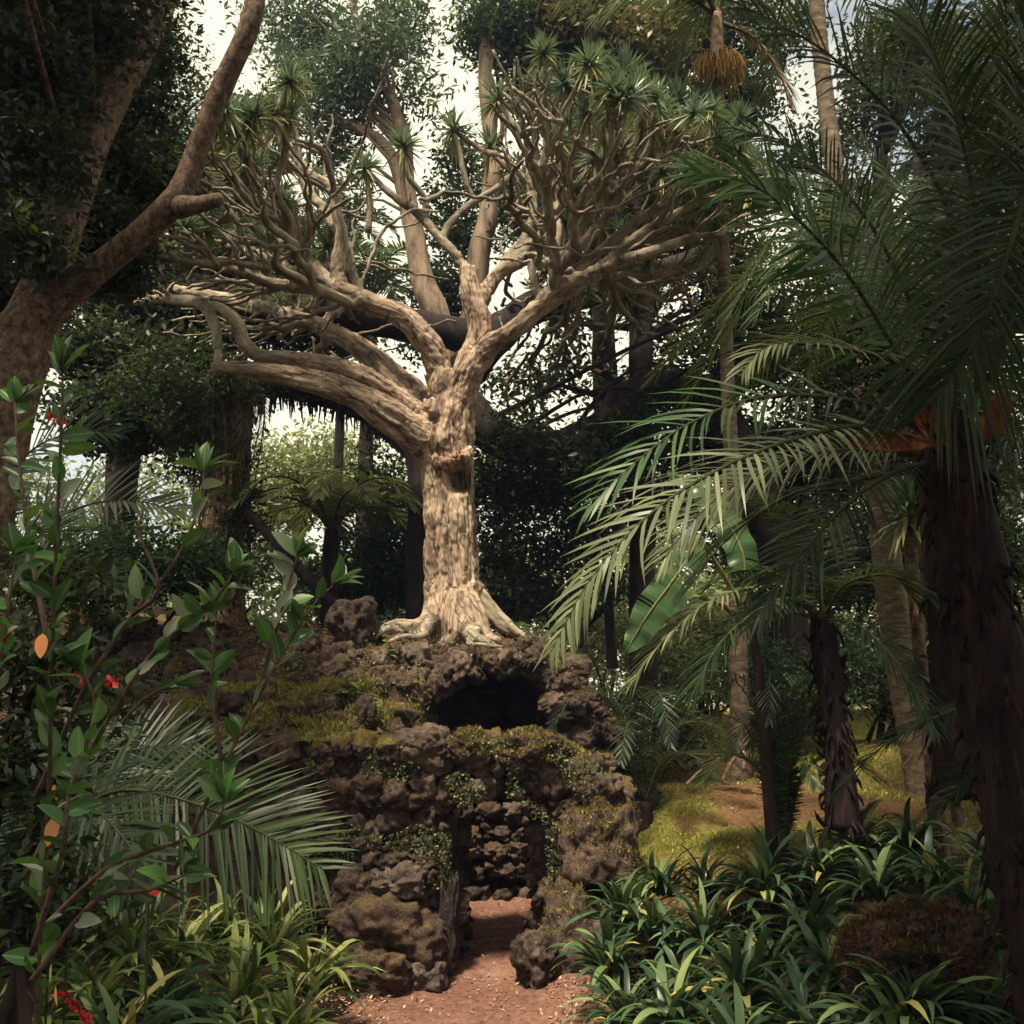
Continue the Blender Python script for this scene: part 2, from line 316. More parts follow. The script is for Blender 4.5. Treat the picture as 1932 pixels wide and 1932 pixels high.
def path_z(X, Y): return height(X, Y) + .035
yy = np.linspace(2.5, 13, 130); W = np.interp(yy, [2.5, 7, 8.6, 9.4, 9.9, 10.4, 13], [1.2, 1.2, 1.35, 1.0, .55, .8, 1.0]); Xc = np.interp(yy, [2.5, 8, 10, 13], [-.45, -.35, -.22, -.05])
tt = np.linspace(-1, 1, 40); mb = MB()
XX = Xc[:, None] + W[:, None] * tt[None, :] * 1.0; YY = np.repeat(yy[:, None], 40, 1)
ZZ = height(XX, YY) + .05 - .09 * np.abs(tt[None, :]) ** 6
for i in range(130):
    for j in range(40): ZZ[i, j] += .02 * noise.fractal(Vector((XX[i, j] * 3, YY[i, j] * 3, 4)), .6, 2, 5)
ii = np.arange(129)[:, None] * 40 + np.arange(39)[None, :]
mb.add(np.stack([XX, YY, ZZ], -1).reshape(-1, 3), np.stack([ii, ii + 1, ii + 41, ii + 40], -1).reshape(-1, 4))
tag(mb.build('path', M['path'], None, True), kind='structure')

# ------------------------------------------------------------------ stones
def stone_mesh(name, seed, mat, sub=3, sq=(1, 1, 1), rough=.3, boxy=.5):
    import bmesh
    bm = bmesh.new(); bmesh.ops.create_icosphere(bm, subdivisions=sub, radius=1)
    o = Vector((seed * 13.7, seed * 7.1, seed * 3.3))
    for v in bm.verts:
        p = v.co.copy(); mxx = max(abs(p.x), abs(p.y), abs(p.z)); p = p.lerp(p / mxx * .82, boxy)
        n = noise.fractal(p * .9 + o, .8, 2, 3) * rough + noise.fractal(p * 3.2 + o, .7, 2, 4) * rough * .42
        n += -abs(noise.noise(p * 2.2 + o)) * rough * .5
        p *= 1 + n; v.co = Vector((p.x * sq[0], p.y * sq[1], p.z * sq[2]))
    for f in bm.faces: f.smooth = sub > 3
    me = bpy.data.meshes.new(name); bm.to_mesh(me); bm.free(); me.materials.append(mat); return me
ST = {k: [stone_mesh('stone', i + off, M[k], 4, rough=.38) for i in range(8)] for k, off in (('rock', 1), ('rock_moss', 20), ('rock_brown', 40), ('rock_dark', 60))}
def put_stone(parent, p, s, k='rock', rot=None, name='stone'):
    o = bpy.data.objects.new(name, random.choice(ST[k])); link(o, parent)
    o.location = Vector(p); o.scale = s if hasattr(s, '__len__') else (s, s, s)
    o.rotation_euler = rot if rot is not None else (random.uniform(-.4, .4), random.uniform(-.4, .4), random.uniform(0, 6.28)); return o

# --- front wall of the grotto with its doorway
WY = 9.95
wall = thing('grotto_wall', 'rugged lava rock wall with a narrow arched doorway over the dirt path', 'wall')
# outline of the wall's face as seen (survey coordinates) -> x, z on the plane
top_line = [(500, 1420), (560, 1402), (640, 1392), (720, 1400), (800, 1390), (850, 1402), (900, 1385), (960, 1400), (1010, 1384), (1080, 1410), (1125, 1440), (1165, 1480), (1185, 1570), (1192, 1640), (1180, 1760)]
tx = [P(u, v, WY)[0] for u, v in top_line]; tz = [P(u, v, WY)[2] for u, v in top_line]
dl, dr = P(856, 1700, WY)[0], P(1024, 1700, WY)[0]
dtop = P(940, 1505, WY)[2]; dcx = (dl + dr) / 2; dhw = (dr - dl) / 2
def in_door(x, z, pad=0.0):
    if z < dtop - .35: return abs(x - dcx) < dhw + pad
    return ((x - dcx) / (dhw + pad)) ** 2 + ((z - (dtop - .35)) / (.35 + pad)) ** 2 < 1
xl, xr = P(575, 1700, WY)[0], P(1190, 1650, WY)[0]
# core: solid box grid with the doorway left open, lumpy
def wall_core():
    mb = MB(); nx, nz = 70, 56
    xs = np.linspace(xl - .05, xr, nx); zs = np.linspace(-.3, 2.35, nz); T = .7
    def cell(x, z): return z < np.interp(x, tx, tz) - .08 and not in_door(x, z, .02)
    cx = (xs[1:] + xs[:-1]) / 2; cz = (zs[1:] + zs[:-1]) / 2
    C = np.array([[cell(x, z) for x in cx] for z in cz])
    def q(a, b_, c_, d_): mb.add([a, b_, c_, d_], [[0, 1, 2, 3]])
    for i in range(len(cz)):
        for j in range(len(cx)):
            if not C[i, j]: continue
            x0, x1, z0, z1 = xs[j], xs[j + 1], zs[i], zs[i + 1]; y0, y1 = WY + .12, WY + .12 + T
            q((x0, y0, z0), (x1, y0, z0), (x1, y0, z1), (x0, y0, z1)); q((x0, y1, z0), (x0, y1, z1), (x1, y1, z1), (x1, y1, z0))
            if j == 0 or not C[i, j - 1]: q((x0, y0, z0), (x0, y0, z1), (x0, y1, z1), (x0, y1, z0))
            if j == len(cx) - 1 or not C[i, j + 1]: q((x1, y0, z0), (x1, y1, z0), (x1, y1, z1), (x1, y0, z1))
            if i == len(cz) - 1 or not C[i + 1, j]: q((x0, y0, z1), (x1, y0, z1), (x1, y1, z1), (x0, y1, z1))
    me = mb.mesh('core', M['rock_dark'])
    co = np.zeros(len(me.vertices) * 3); me.vertices.foreach_get('co', co); co = co.reshape(-1, 3)
    for k in range(len(co)):
        v = Vector(co[k]); n = noise.noise_vector(v * 2.3); co[k] += np.array(n) * .07
    me.vertices.foreach_set('co', co.ravel()); me.update(); return me
link(bpy.data.objects.new('core', wall_core()), wall)
# face stones: courses with jitter
rs = random.Random(3); z = .08; nst = 0
while z < 2.3:
    hgt = rs.uniform(.14, .26); x = xl + rs.uniform(-.1, .1)
    while x < xr:
        wd = rs.uniform(.16, .36)
        cx_, cz_ = x + wd / 2, z + rs.uniform(-.04, .04)
        topz = np.interp(cx_, tx, tz)
        if cz_ < topz - .05 and not in_door(cx_, cz_, .10) and nst < 230:
            near_top = cz_ > topz - .3
            k = 'rock_moss' if near_top and rs.random() < .7 else ('rock_brown' if rs.random() < .18 else 'rock')
            dist = min(abs(cx_ - xl), abs(cx_ - xr)); bulge = .16 * math.sin(min(1, (cx_ - xl) / (dl - xl)) * math.pi) if cx_ < dl else 0
            put_stone(wall, (cx_, WY + .08 - bulge + rs.uniform(-.07, .07), cz_), (wd * .6, rs.uniform(.16, .28), hgt * .66), k, (rs.uniform(-.3, .3), rs.uniform(-.35, .35), rs.uniform(-.3, .3))); nst += 1
        x += wd * .93
    z += hgt * .9
# stones lining the doorway's sides and vault, and the wall's crest
for sx in (dl - .02, dr + .02):
    for zz in np.arange(.1, dtop - .2, .2):
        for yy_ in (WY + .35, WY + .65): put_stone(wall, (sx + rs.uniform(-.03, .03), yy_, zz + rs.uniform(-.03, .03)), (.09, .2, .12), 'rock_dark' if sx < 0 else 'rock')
for x in np.arange(xl, P(1130, 1400, WY)[0], .2):
    zt = np.interp(x, tx, tz)
    for yy_ in (WY + .2, WY + .5, WY + .75):
        put_stone(wall, (x + rs.uniform(-.08, .08), yy_ + rs.uniform(-.05, .05), zt - .1 + rs.uniform(-.07, .06)), (rs.uniform(.13, .22), rs.uniform(.13, .2), rs.uniform(.1, .17)), 'rock_moss' if rs.random() < .8 else 'rock')

# --- mound behind with the cave
mound = thing('rock_mound', 'rooted lava rock mound with a dark cave mouth under the dragon tree', 'rock mound')
def sstep(a, b_, x): t_ = np.clip((x - a) / (b_ - a), 0, 1); return t_ * t_ * (3 - 2 * t_)
cl, crr = P(806, 1330, 12.4)[0], P(1056, 1330, 12.4)[0]; cb, ct = P(940, 1420, 12.4)[2], P(940, 1268, 12.4)[2]
def mound_surface(nx=230, nw=150):
    xs = np.linspace(-6.2, 1.75, nx); W_ = np.linspace(0, 1, nw); V = np.zeros((nw, nx, 3))
    L1 = np.array([(9.9, -.2), (9.85, 1.1), (9.95, 2.0), (10.5, 2.32), (11.2, 2.62), (11.8, 3.0), (12.4, 3.32), (13.1, 3.5), (14.5, 3.7), (16, 3.5)])
    L2 = np.array([(12.45, -.2), (12.4, .6), (12.4, 1.2), (12.4, 1.8), (12.35, 2.5), (12.3, 2.95), (12.45, 3.25), (13.0, 3.45), (14.5, 3.6), (16, 3.3)])
    s = np.linspace(0, 1, len(L1))
    for j, x in enumerate(xs):
        k = sstep(-1.25, -.8, x)
        y = np.interp(W_, s, L1[:, 0] * (1 - k) + L2[:, 0] * k); z_ = np.interp(W_, s, L1[:, 1] * (1 - k) + L2[:, 1] * k)
        r = sstep(.35, 1.7, x); z_ = z_ * (1 - r) + np.minimum(z_, 1.9 + .15 * (y - 12)) * r; 
        le = sstep(-3.2, -6.2, x) if False else (1 - sstep(-6.2, -2.6, x)); y = y + le * 2.2 * (1 - W_); z_ = z_ + le * .35 * W_
        V[:, j] = np.stack([np.full(nw, x), y, z_], -1)
    for i in range(nw):
        for j in range(nx):
            p = V[i, j]; v = Vector(p)
            a = noise.fractal(v * 1.5, .7, 2, 5); b_ = noise.noise_vector(v * 3.1)
            fall = 1 - .8 * sstep(13.4, 15, p[1])
            p += (np.array([0, -.16, .14]) * a + np.array(b_) * .06) * fall
            e = ((p[0] - (cl + crr) / 2) / ((crr - cl) / 2)) ** 2; 
            e += ((p[2] - ct + .02) / (ct - cb)) ** 2 if p[2] < ct - .02 else ((p[2] - ct) / .1) ** 2
            e2 = ((p[0] - (cl + crr) / 2) / ((crr - cl) / 2)) ** 2 + ((p[2] - 2.25) / (ct - 2.25)) ** 2
            if e2 < 1.05 and p[1] < 13.3: p[1] += 2.2 * sstep(1.05, .75, e2)
    i = np.arange(nw - 1)[:, None] * nx + np.arange(nx - 1)[None, :]
    mb = MB(); mb.add(V.reshape(-1, 3), np.stack([i, i + 1, i + nx + 1, i + nx], -1).reshape(-1, 4)); return mb, V
mb, MV = mound_surface(); mb.build('earth_face', M['rock_brown'], mound, True)
ccx, chw = (cl + crr) / 2, (crr - cl) / 2
def cave_e(p): return ((p[0] - ccx) / chw) ** 2 + ((p[2] - 2.25) / (ct - 2.25)) ** 2
n = 0; rs = random.Random(11)
while n < 285:
    i = rs.randrange(20, 112); j = rs.randrange(20, 225); p = MV[i, j]
    if cave_e(p) < 1.25 or p[1] > 13.2 or (abs(p[0] + .75) < 1.15 and p[2] > 3.22): continue
    far = p[0] < -2.8
    s_ = rs.uniform(.09, .24)
    k = rs.choices(['rock', 'rock_moss', 'rock_brown'], [5, 2 if p[2] > 2.2 else 1, 4 if p[2] > 2.4 else 1])[0]
    put_stone(mound, p + np.array([0, .02, -.02]), (s_ * rs.uniform(.8, 1.4), s_ * .9, s_ * rs.uniform(.6, 1)), k); n += 1
# ragged stones overhanging the cave mouth
for a in np.linspace(-.1, math.pi + .1, 30):
    if rs.random() < .12: continue
    k_ = rs.uniform(.92, 1.22); a += rs.uniform(-.06, .06)
    x = ccx + chw * 1.04 * k_ * math.cos(a); z_ = 2.25 + (ct - 2.25) * 1.06 * k_ * math.sin(a)
    s_ = rs.uniform(.06, .15); put_stone(mound, (x, 12.2 + rs.uniform(-.12, .1), z_), (s_ * rs.uniform(.8, 1.1), rs.uniform(.12, .25), s_ * rs.uniform(1.0, 2.1)), rs.choice(['rock', 'rock', 'rock_dark', 'rock_brown']), (rs.uniform(-.3, .3), math.pi / 2 - a + rs.uniform(-.55, .55), rs.uniform(-.3, .3)))
# rubble too small to count between the stones
def rubble(parent, pts, smin, smax, mat, seed):
    rnd_ = np.random.RandomState(seed); base = stone_mesh('rubble', seed, M[mat], 2, rough=.35); V0 = np.array([v.co[:] for v in base.vertices]); F0 = np.array([p.vertices[:] for p in base.polygons]); mb = MB()
    for p in pts:
        q = Quaternion(rnd_.randn(4)); q.normalize(); A_ = np.array(q.to_matrix()); mb.add((V0 * rnd_.uniform(.6, 1.3, 3)) @ A_.T * rnd_.uniform(smin, smax) + p, None, F0)
    o = mb.build('rubble', M[mat], parent); o['kind'] = 'stuff'; return o
rnd_ = np.random.RandomState(8)
pp_ = [MV[i, j] for i, j in zip(rnd_.randint(22, 118, 1500), rnd_.randint(10, 228, 1500)) if cave_e(MV[i, j]) > 1.15]
rubble(mound, pp_[::2], .025, .085, 'rock', 70); rubble(mound, pp_[1::2], .025, .07, 'rock_brown', 71)
pp_ = []
while len(pp_) < 420:
    x = rnd_.uniform(xl, xr); z_ = rnd_.uniform(.05, 2.35)
    if z_ < np.interp(x, tx, tz) + .02 and not in_door(x, z_, .04): pp_.append((x, WY - .03 + rnd_.uniform(-.12, .1), z_))
rubble(wall, pp_, .03, .08, 'rock', 72)
# lower back wall seen through the doorway: squared boulders
back = thing('back_wall', 'stacked boulder wall seen through the doorway beneath the cave', 'wall')
rs = random.Random(5); z = .42
while z < 2.15:
    hh = rs.uniform(.2, .3); x = -1.0
    while x < 1.0:
        wd = rs.uniform(.24, .42); put_stone(back, (x + wd / 2, 12.28 + rs.uniform(-.06, .04), z + rs.uniform(-.03, .03)), (wd * .54, .22, hh * .56), rs.choice(['rock', 'rock', 'rock_brown']), (rs.uniform(-.15, .15), rs.uniform(-.15, .15), rs.uniform(-.2, .2))); x += wd
    z += hh
# --- loose boulders at the feet of the wall
BO = []
def boulder(label, u, v, d, s, kind='rock_brown', seed=1, sink=.0, rot=(0, 0, 0), sub=5, rough=.36, boxy=.25):
    me = stone_mesh('boulder', 100 + seed, M[kind], sub, rough=rough, boxy=boxy); o = bpy.data.objects.new('boulder', me); link(o)
    o.location = Vector(P(u, v, d)); o.scale = s; o.rotation_euler = rot
    BO.append(o); return tag(o, label, 'boulder')
boulder('large brown boulder at the foot of the wall left of the doorway', 730, 1760, 9.55, (.5, .36, .33), 'rock_brown', 1)
boulder('lumpy low boulder nearest the path on its left side', 705, 1835, 9.35, (.36, .3, .24), 'rock_brown', 2)
boulder('squat dark boulder between the doorway and the lumpy low boulder', 800, 1845, 9.42, (.2, .2, .2), 'rock', 9)
boulder('pinkish grey crusted rock above the large brown boulder', 745, 1665, 9.62, (.3, .2, .17), 'rock', 3)
boulder('pale crusted rock on the left edge of the wall base', 668, 1680, 9.66, (.22, .2, .22), 'rock', 4)
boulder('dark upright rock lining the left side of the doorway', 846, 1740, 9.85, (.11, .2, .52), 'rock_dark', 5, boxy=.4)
boulder('wedge of dark rock at the right foot of the doorway', 1012, 1812, 9.5, (.22, .28, .28), 'rock', 6)
boulder('moss topped boulder beside the right jamb of the doorway', 1085, 1760, 9.62, (.33, .34, .5), 'rock_moss', 7)
boulder('shaggy moss covered boulder bulging from the right end of the wall', 1130, 1590, 9.75, (.38, .36, .42), 'rock_moss', 8)
boulder('round dark boulder at the upper right corner of the wall', 1140, 1490, 9.85, (.2, .2, .2), 'rock', 12)
boulder('mossy cap stone in the middle of the wall top', 1002, 1420, 9.9, (.33, .3, .2), 'rock_moss', 13)
boulder('small mossy cap stone left of the middle of the wall top', 890, 1415, 9.9, (.2, .22, .2), 'rock_moss', 14)
boulder('dark cap stone where the mossy ledge meets the wall top', 800, 1415, 9.9, (.27, .25, .25), 'rock', 15)
boulder('knobbly boulder standing on the left shoulder of the mound', 668, 1172, 12.3, (.28, .28, .33), 'rock', 16)
boulder('pointed dark rock on the mossy ledge', 690, 1345, 10.4, (.13, .12, .2), 'rock_dark', 17)
boulder('broad low boulder with rusty moss among the strap leaved plants', 1740, 1810, 6.6, (.46, .4, .32), 'rock_rusty', 18, rough=.55, boxy=0, sub=6)

# ------------------------------------------------------------------ foliage clouds
def leaf_arrays(c, size, rnd, flat=.5, aspect=.42, updir=None):
    """folded diamond leaves at the points c"""
    n = len(c); d = unit(rnd.randn(n, 3) * np.array([1, 1, .7]) + np.array([0, 0, -.25]))
    nrm = unit(rnd.randn(n, 3) * (1 - flat) + np.array([0, 0, flat * 1.6])); s = unit(np.cross(d, nrm)); nn = np.cross(s, d)
    L_ = (size * (.65 + .7 * rnd.rand(n)))[:, None]; wd = L_ * aspect
    v = np.stack([c - d * L_ * .5, c + s * wd * .5 + nn * wd * .12, c + d * L_ * .5, c - s * wd * .5 + nn * wd * .12], 1)
    return v
def add_leaves(mb, c, size, rnd, **k):
    v = leaf_arrays(c, size, rnd, **k); n = len(c); i = np.arange(n)[:, None] * 4
    f = np.concatenate([i + np.array([[0, 1, 2]]), i + np.array([[0, 2, 3]])])
    mb.add(v.reshape(-1, 3), None, f, np.repeat(np.clip(rnd.rand(n), 0, 1), 4))
def clump_points(rnd, blobs, per, cr_, wb=()):
    pts = []; cents = []
    for (x, y, z, rx, ry, rz, n) in wb:
        cc = np.array([x, y, z]) + unit(rnd.randn(n, 3)) * (rnd.rand(n, 1) ** .4) * np.array([rx, ry, rz]); rep = np.repeat(cc, rnd.poisson(per, n), 0)
        pts.append(rep + rnd.randn(len(rep), 3) * np.array([cr_, cr_, cr_ * .6])); cents.append(cc)
    for (u, v, d, ru, rv, rd, n) in blobs:
        c = P(u, v, d); mpp = MP(d); q = unit(rnd.randn(n, 3)) * (rnd.rand(n, 1) ** .4)
        cc = c + q * np.array([ru * mpp, rd, rv * mpp]); cents.append(cc)
        m_ = rnd.poisson(per, n); rep = np.repeat(cc, m_, 0)
        pts.append(rep + rnd.randn(len(rep), 3) * np.array([cr_, cr_, cr_ * .6]))
    return np.concatenate(pts), np.concatenate(cents)
def crown(parent, blobs, per, cr_, size, mat, seed, name='crown', flat=.5, aspect=.42, stuff=False, wb=()):
    rnd = np.random.RandomState(seed); pts, cents = clump_points(rnd, blobs, per, cr_, wb)
    mb = MB(); add_leaves(mb, pts, size, rnd, flat=flat, aspect=aspect); o = mb.build(name, mat, parent); return o, cents
def limbs(parent, start_pts, cents, n, r0, mat, seed, name='limb'):
    rnd = random.Random(seed); mb = MB()
    for _ in range(n):
        b_ = np.array(cents[rnd.randrange(len(cents))]); sp_c = [q for q in start_pts if q[2] < b_[2] - .3]
        if not sp_c: continue
        a = np.array(min(sp_c, key=lambda q: abs(b_[2] - q[2] - 1.2) + rnd.random() * .8)); dd = np.linalg.norm(b_ - a)
        if dd < .3: continue
        mid = (a + b_) / 2 + np.array([rnd.uniform(-.12, .12), rnd.uniform(-.12, .12), rnd.uniform(-.02, .18)]) * dd
        tube(mb, [a, mid, b_], [r0, r0 * .55, r0 * .15], 6, .4)
    if mb.n: mb.build(name, mat, parent, True)
def tree(name, label, trunk, rad, barkm, blobs, per, cr_, size, leafm, seed, nl=12, seg=14, wob=.25, extra=None, flat=.5, aspect=.42, r_l=None, wb=()):
    t_ = thing(name, label, 'tree'); mb = MB()
    if trunk:
        pts = PL(trunk); rr = [r * MP(q[2]) for r, q in zip(rad, trunk)]; p, r = tube(mb, pts, rr, seg, .12, wob)
        for (ep, er) in (extra or []): tube(mb, PL(ep), [x * MP(q[2]) for x, q in zip(er, ep)], seg, .12, wob)
        mb.build('trunk', barkm, t_, True)
    o, cents = crown(t_, blobs, per, cr_, size, leafm, seed, flat=flat, aspect=aspect, wb=wb)
    if trunk and nl: limbs(t_, p[len(p) // 2:], cents, nl, (r_l or rr[-1] * .6), barkm, seed)
    return t_

# left leaning tree, nearest
tree('leaning_tree', 'big leaning brown tree forking at the left edge with a sawn stub', [(-120, 1300, 7.6), (-60, 1000, 7.6), (-5, 800, 7.7), (40, 660, 7.8), (85, 540, 8), (118, 440, 8.2), (150, 330, 8.4), (200, 190, 8.6), (250, 90, 8.8), (300, -40, 9)],
     [85, 72, 64, 60, 46, 36, 38, 40, 42, 40], M['brown_bark'],
     [(60, 80, 9.6, 160, 110, 1.2, 150), (210, 60, 10.4, 150, 90, 1, 95), (40, 260, 9.8, 120, 110, 1.0, 120), (160, 230, 10.6, 120, 110, 1.0, 75), (60, 430, 10, 110, 90, 1, 110), (260, 250, 11, 60, 110, 1, 40), (170, 430, 10, 90, 60, .8, 55), (250, 340, 10.5, 80, 80, .8, 45), (0, 560, 9.5, 60, 50, .6, 30), (200, 500, 10.5, 90, 40, .6, 40), (70, 350, 7.6, 90, 120, .4, 20), (60, 130, 7.8, 110, 110, .5, 26), (200, 60, 8.0, 60, 60, .4, 8), (60, 480, 7.4, 60, 40, .3, 10), 
      (-200, 0, 8, 200, 300, 2, 120), (80, -150, 7.5, 260, 120, 2, 120), (-100, 150, 7, 60, 160, .8, 30)],  # these clumps carry the crown out of frame for shade
     105, .19, .095, M['leaf_dark'], 1, 16, 26, .16,
     [([(30, 640, 7.8), (100, 565, 7.8), (180, 510, 7.7), (255, 450, 7.6), (320, 390, 7.5), (352, 340, 7.5), (385, 250, 7.4), (430, 140, 7.3), (470, 50, 7.2), (490, -40, 7.2)], [52, 42, 29, 26, 27, 26, 21, 22, 21, 18]),
      ([(335, 390, 7.5), (375, 386, 7.3), (412, 376, 7.1)], [24, 17, 14]), ([(250, 110, 9), (300, 60, 9.4), (330, -30, 9.8)], [18, 15, 12])], r_l=.035, wb=[(-5.3, 1.9, 9.2, 3.4, 3.2, 1.0, 260), (-7.3, 5, 9.5, 2.0, 2.2, 1.0, 40), (-2.8, -1.0, 9.2, 1.6, 1.6, .8, 22)])  # wb: unseen overhead crown added to shade the left foreground

# unseen trees added behind and above the camera to shade the foreground
for i, (lab, x, y, h_, rx, n) in enumerate([('unseen evergreen added to shade the right foreground bed', 6.5, -1, 10.5, 3.6, 150), ('unseen evergreen added behind the viewpoint on the left to block sky light', -8, -6, 10, 4.5, 110), ('unseen evergreen added right behind the viewpoint to block sky light', 0, -11, 10, 5, 110), ('unseen evergreen added behind the viewpoint on the right to block sky light', 9, -8, 10, 4.5, 110)]):
    t_ = thing('evergreen_tree', lab, 'tree'); mb = MB(); g_ = 1.0
    tube(mb, [(x, y, g_ - .5), (x + .2, y, g_ + 3), (x - .1, y, h_)], [.4, .33, .2], 14, .2, .2); mb.build('trunk', M['dark_bark'], t_, True)
    wb = [(x, y, h_, rx, rx, 2.2, n), (x, y, h_ - 3.5, rx * .9, rx * .9, 2, n // 2)] + ([(0, -2.2, 10.2, 3.4, 2.6, 1, 120)] if i == 2 else []) if i else [(3.6, 2.6, 9.4, 3.6, 3.6, .9, 330), (6.4, 4.6, 10.2, 2.2, 2.6, .9, 100)]
    o, c = crown(t_, [], 40, .4, .26, M['leaf_dark'], 300 + i, wb=wb); limbs(t_, [(x, y, h_ - 3), (x, y, h_ - 1.5)], c, 14, .1, M['dark_bark'], i)

# dark trees and others behind, each with trunk and crown
tree('gum_tree', 'tall pale trunked tree with blue green leaves directly behind the dragon tree fork', [(845, 900, 18), (842, 690, 18), (826, 600, 18), (798, 530, 18), (782, 440, 18), (766, 350, 18), (764, 270, 18), (740, 190, 18), (700, 110, 18), (672, 40, 18), (664, -30, 18)],
     [30, 27, 26, 24, 21, 19, 16, 13, 11, 9, 8], M['grey_bark'],
     [(700, 130, 18, 90, 80, 1.2, 55), (600, 60, 18.5, 90, 60, 1, 42), (760, 50, 18.5, 70, 60, 1, 35), (640, 190, 18, 90, 60, 1.2, 40), (640, 280, 18.5, 50, 50, 1, 20), (560, 150, 18.5, 60, 70, 1, 22), (790, 190, 18, 30, 40, .8, 7), (520, 40, 18.5, 60, 60, 1, 16), (665, 390, 18, 35, 40, .6, 8)], 48, .3, .17, M['leaf_blue'], 2, 26, 14, .2,
     [([(785, 450, 18), (730, 280, 18), (640, 230, 18), (600, 215, 18)], [15, 13, 9, 5])], .35, .34)
tree('gum_tree', 'second pale trunk rising behind the sawn limb top with dense leafy boughs', [(890, 620, 19), (905, 480, 19), (922, 400, 19), (930, 300, 19), (916, 170, 19), (918, 60, 19), (925, -30, 19)], [26, 22, 20, 17, 15, 13, 11], M['grey_bark'],
     [(960, 60, 19.5, 80, 70, 1.2, 46), (905, 45, 19, 50, 60, 1, 24), (1020, 30, 19.5, 70, 50, 1, 26), (865, 430, 20, 45, 80, 1.2, 36), (850, 560, 20, 60, 60, 1, 34), (870, 320, 20, 50, 50, 1, 20), (960, 380, 20, 50, 90, 1, 32), (800, 620, 20, 40, 50, 1, 14)], 62, .28, .16, M['leaf_mid'], 3, 24, 14, .2, None, .4)
tree('magnolia_tree', 'tree with olive and rusty leaves behind the upper right rosettes', [(1150, 900, 21), (1130, 500, 21), (1110, 250, 21), (1120, 40, 21)], [26, 22, 16, 9], M['dark_bark'],
     [(1080, 90, 20, 130, 70, 1.5, 95), (1200, 130, 20, 120, 80, 1.5, 90), (1010, 150, 20, 60, 60, 1, 30), (1290, 60, 20.5, 90, 60, 1.2, 48), (1150, 250, 20.5, 150, 60, 1.2, 60), (1100, 30, 20, 160, 40, 1, 50)], 60, .3, .2, M['leaf_olive'], 4, 26, 12, .2, None, .4, .45)
tree('evergreen_tree', 'dense dark evergreen behind the right hand dragon branches', [(1215, 1400, 17), (1212, 1100, 17), (1208, 800, 17), (1210, 520, 17), (1215, 300, 17)], [28, 26, 24, 22, 16], M['dark_bark'],
     [(1150, 360, 18.5, 150, 80, 1.5, 100), (1280, 330, 18.5, 110, 90, 1.5, 80), (1040, 400, 18.5, 80, 90, 1, 45), (1180, 480, 18.5, 190, 50, 1.5, 36), (1300, 440, 18, 80, 60, 1, 24), (1120, 600, 19, 140, 50, 1.5, 11), (1130, 700, 18, 150, 70, 1.5, 12), (1030, 690, 18, 60, 70, 1.2, 6), (1290, 600, 19, 70, 60, 1.2, 7), (1280, 700, 18, 70, 60, 1.2, 11), (960, 730, 18, 40, 60, 1, 7), (1380, 560, 18, 70, 100, 1, 50), (1400, 200, 19, 80, 100, 1.2, 44), (1380, 60, 19.5, 80, 70, 1, 30)],
     62, .3, .17, M['leaf_dark'], 5, 30, 14, .2, None, .45, .42)
tree('spreading_tree', 'huge dark limbed tree sprawling low behind the dragon trunk', [(1500, 1400, 18), (1440, 1000, 17.5), (1330, 760, 17), (1200, 745, 16.5), (1120, 820, 16), (1010, 848, 15.6), (930, 820, 15.4), (880, 760, 15.4)], [50, 50, 42, 36, 34, 32, 38, 34], M['dark_bark'],
     [(1010, 920, 16.5, 110, 60, 1.2, 46), (960, 1030, 16.5, 70, 90, 1.2, 44), (1080, 1010, 16.8, 100, 90, 1.2, 46), (1180, 900, 17.5, 120, 60, 1.5, 36), (1000, 1130, 16.5, 100, 50, 1, 50), (1310, 820, 18, 90, 80, 1.2, 60), (930, 900, 16.5, 40, 90, 1, 22), (1300, 960, 18, 110, 70, 1.2, 36), (1000, 820, 14.9, 80, 40, .5, 16), (1180, 820, 15.6, 110, 50, .6, 24), (1400, 690, 16, 130, 70, .6, 40), (1580, 640, 16, 120, 70, .6, 34), (1300, 760, 16, 60, 50, .5, 14), (1100, 880, 15.2, 90, 40, .5, 26)], 62, .26, .14, M['leaf_dark'], 6, 18, 18, .25,
     [([(1330, 760, 17), (1420, 680, 17), (1560, 640, 17), (1700, 560, 17)], [38, 36, 30, 24]), ([(880, 700, 15.8), (960, 610, 16.2), (1060, 560, 16.6), (1180, 540, 17), (1330, 480, 17)], [38, 36, 34, 30, 20]), ([(900, 640, 16), (760, 610, 16.3), (600, 590, 16.6), (430, 560, 17), (250, 520, 17.5)], [34, 36, 36, 36, 30])], r_l=.05)
tree('evergreen_tree', 'dark evergreen whose low boughs hang behind the left dragon branches', [(200, 1300, 18), (230, 900, 18), (260, 650, 18), (280, 480, 18)], [34, 30, 26, 18], M['dark_bark'],
     [(420, 500, 17.8, 170, 70, 1.2, 130), (530, 480, 18, 60, 60, 1, 30), (250, 560, 17.5, 160, 60, 1.2, 100), (420, 600, 17.6, 220, 45, 1, 120), (600, 620, 17.6, 110, 35, .8, 50), (300, 700, 16.5, 150, 60, 1.2, 120), (250, 790, 16, 150, 60, 1.2, 110), (380, 760, 16, 70, 70, 1, 60), (170, 660, 16, 90, 70, 1, 60), (430, 400, 18.5, 120, 60, 1, 50), (340, 310, 18.5, 100, 80, 1.2, 70), (470, 230, 18.5, 70, 50, 1, 22), (310, 200, 18.5, 30, 50, 1, 10), (390, 190, 19, 40, 30, 1, 6)],
     62, .28, .14, M['leaf_dark'], 7, 30, 12, .2, None, .45, .45)
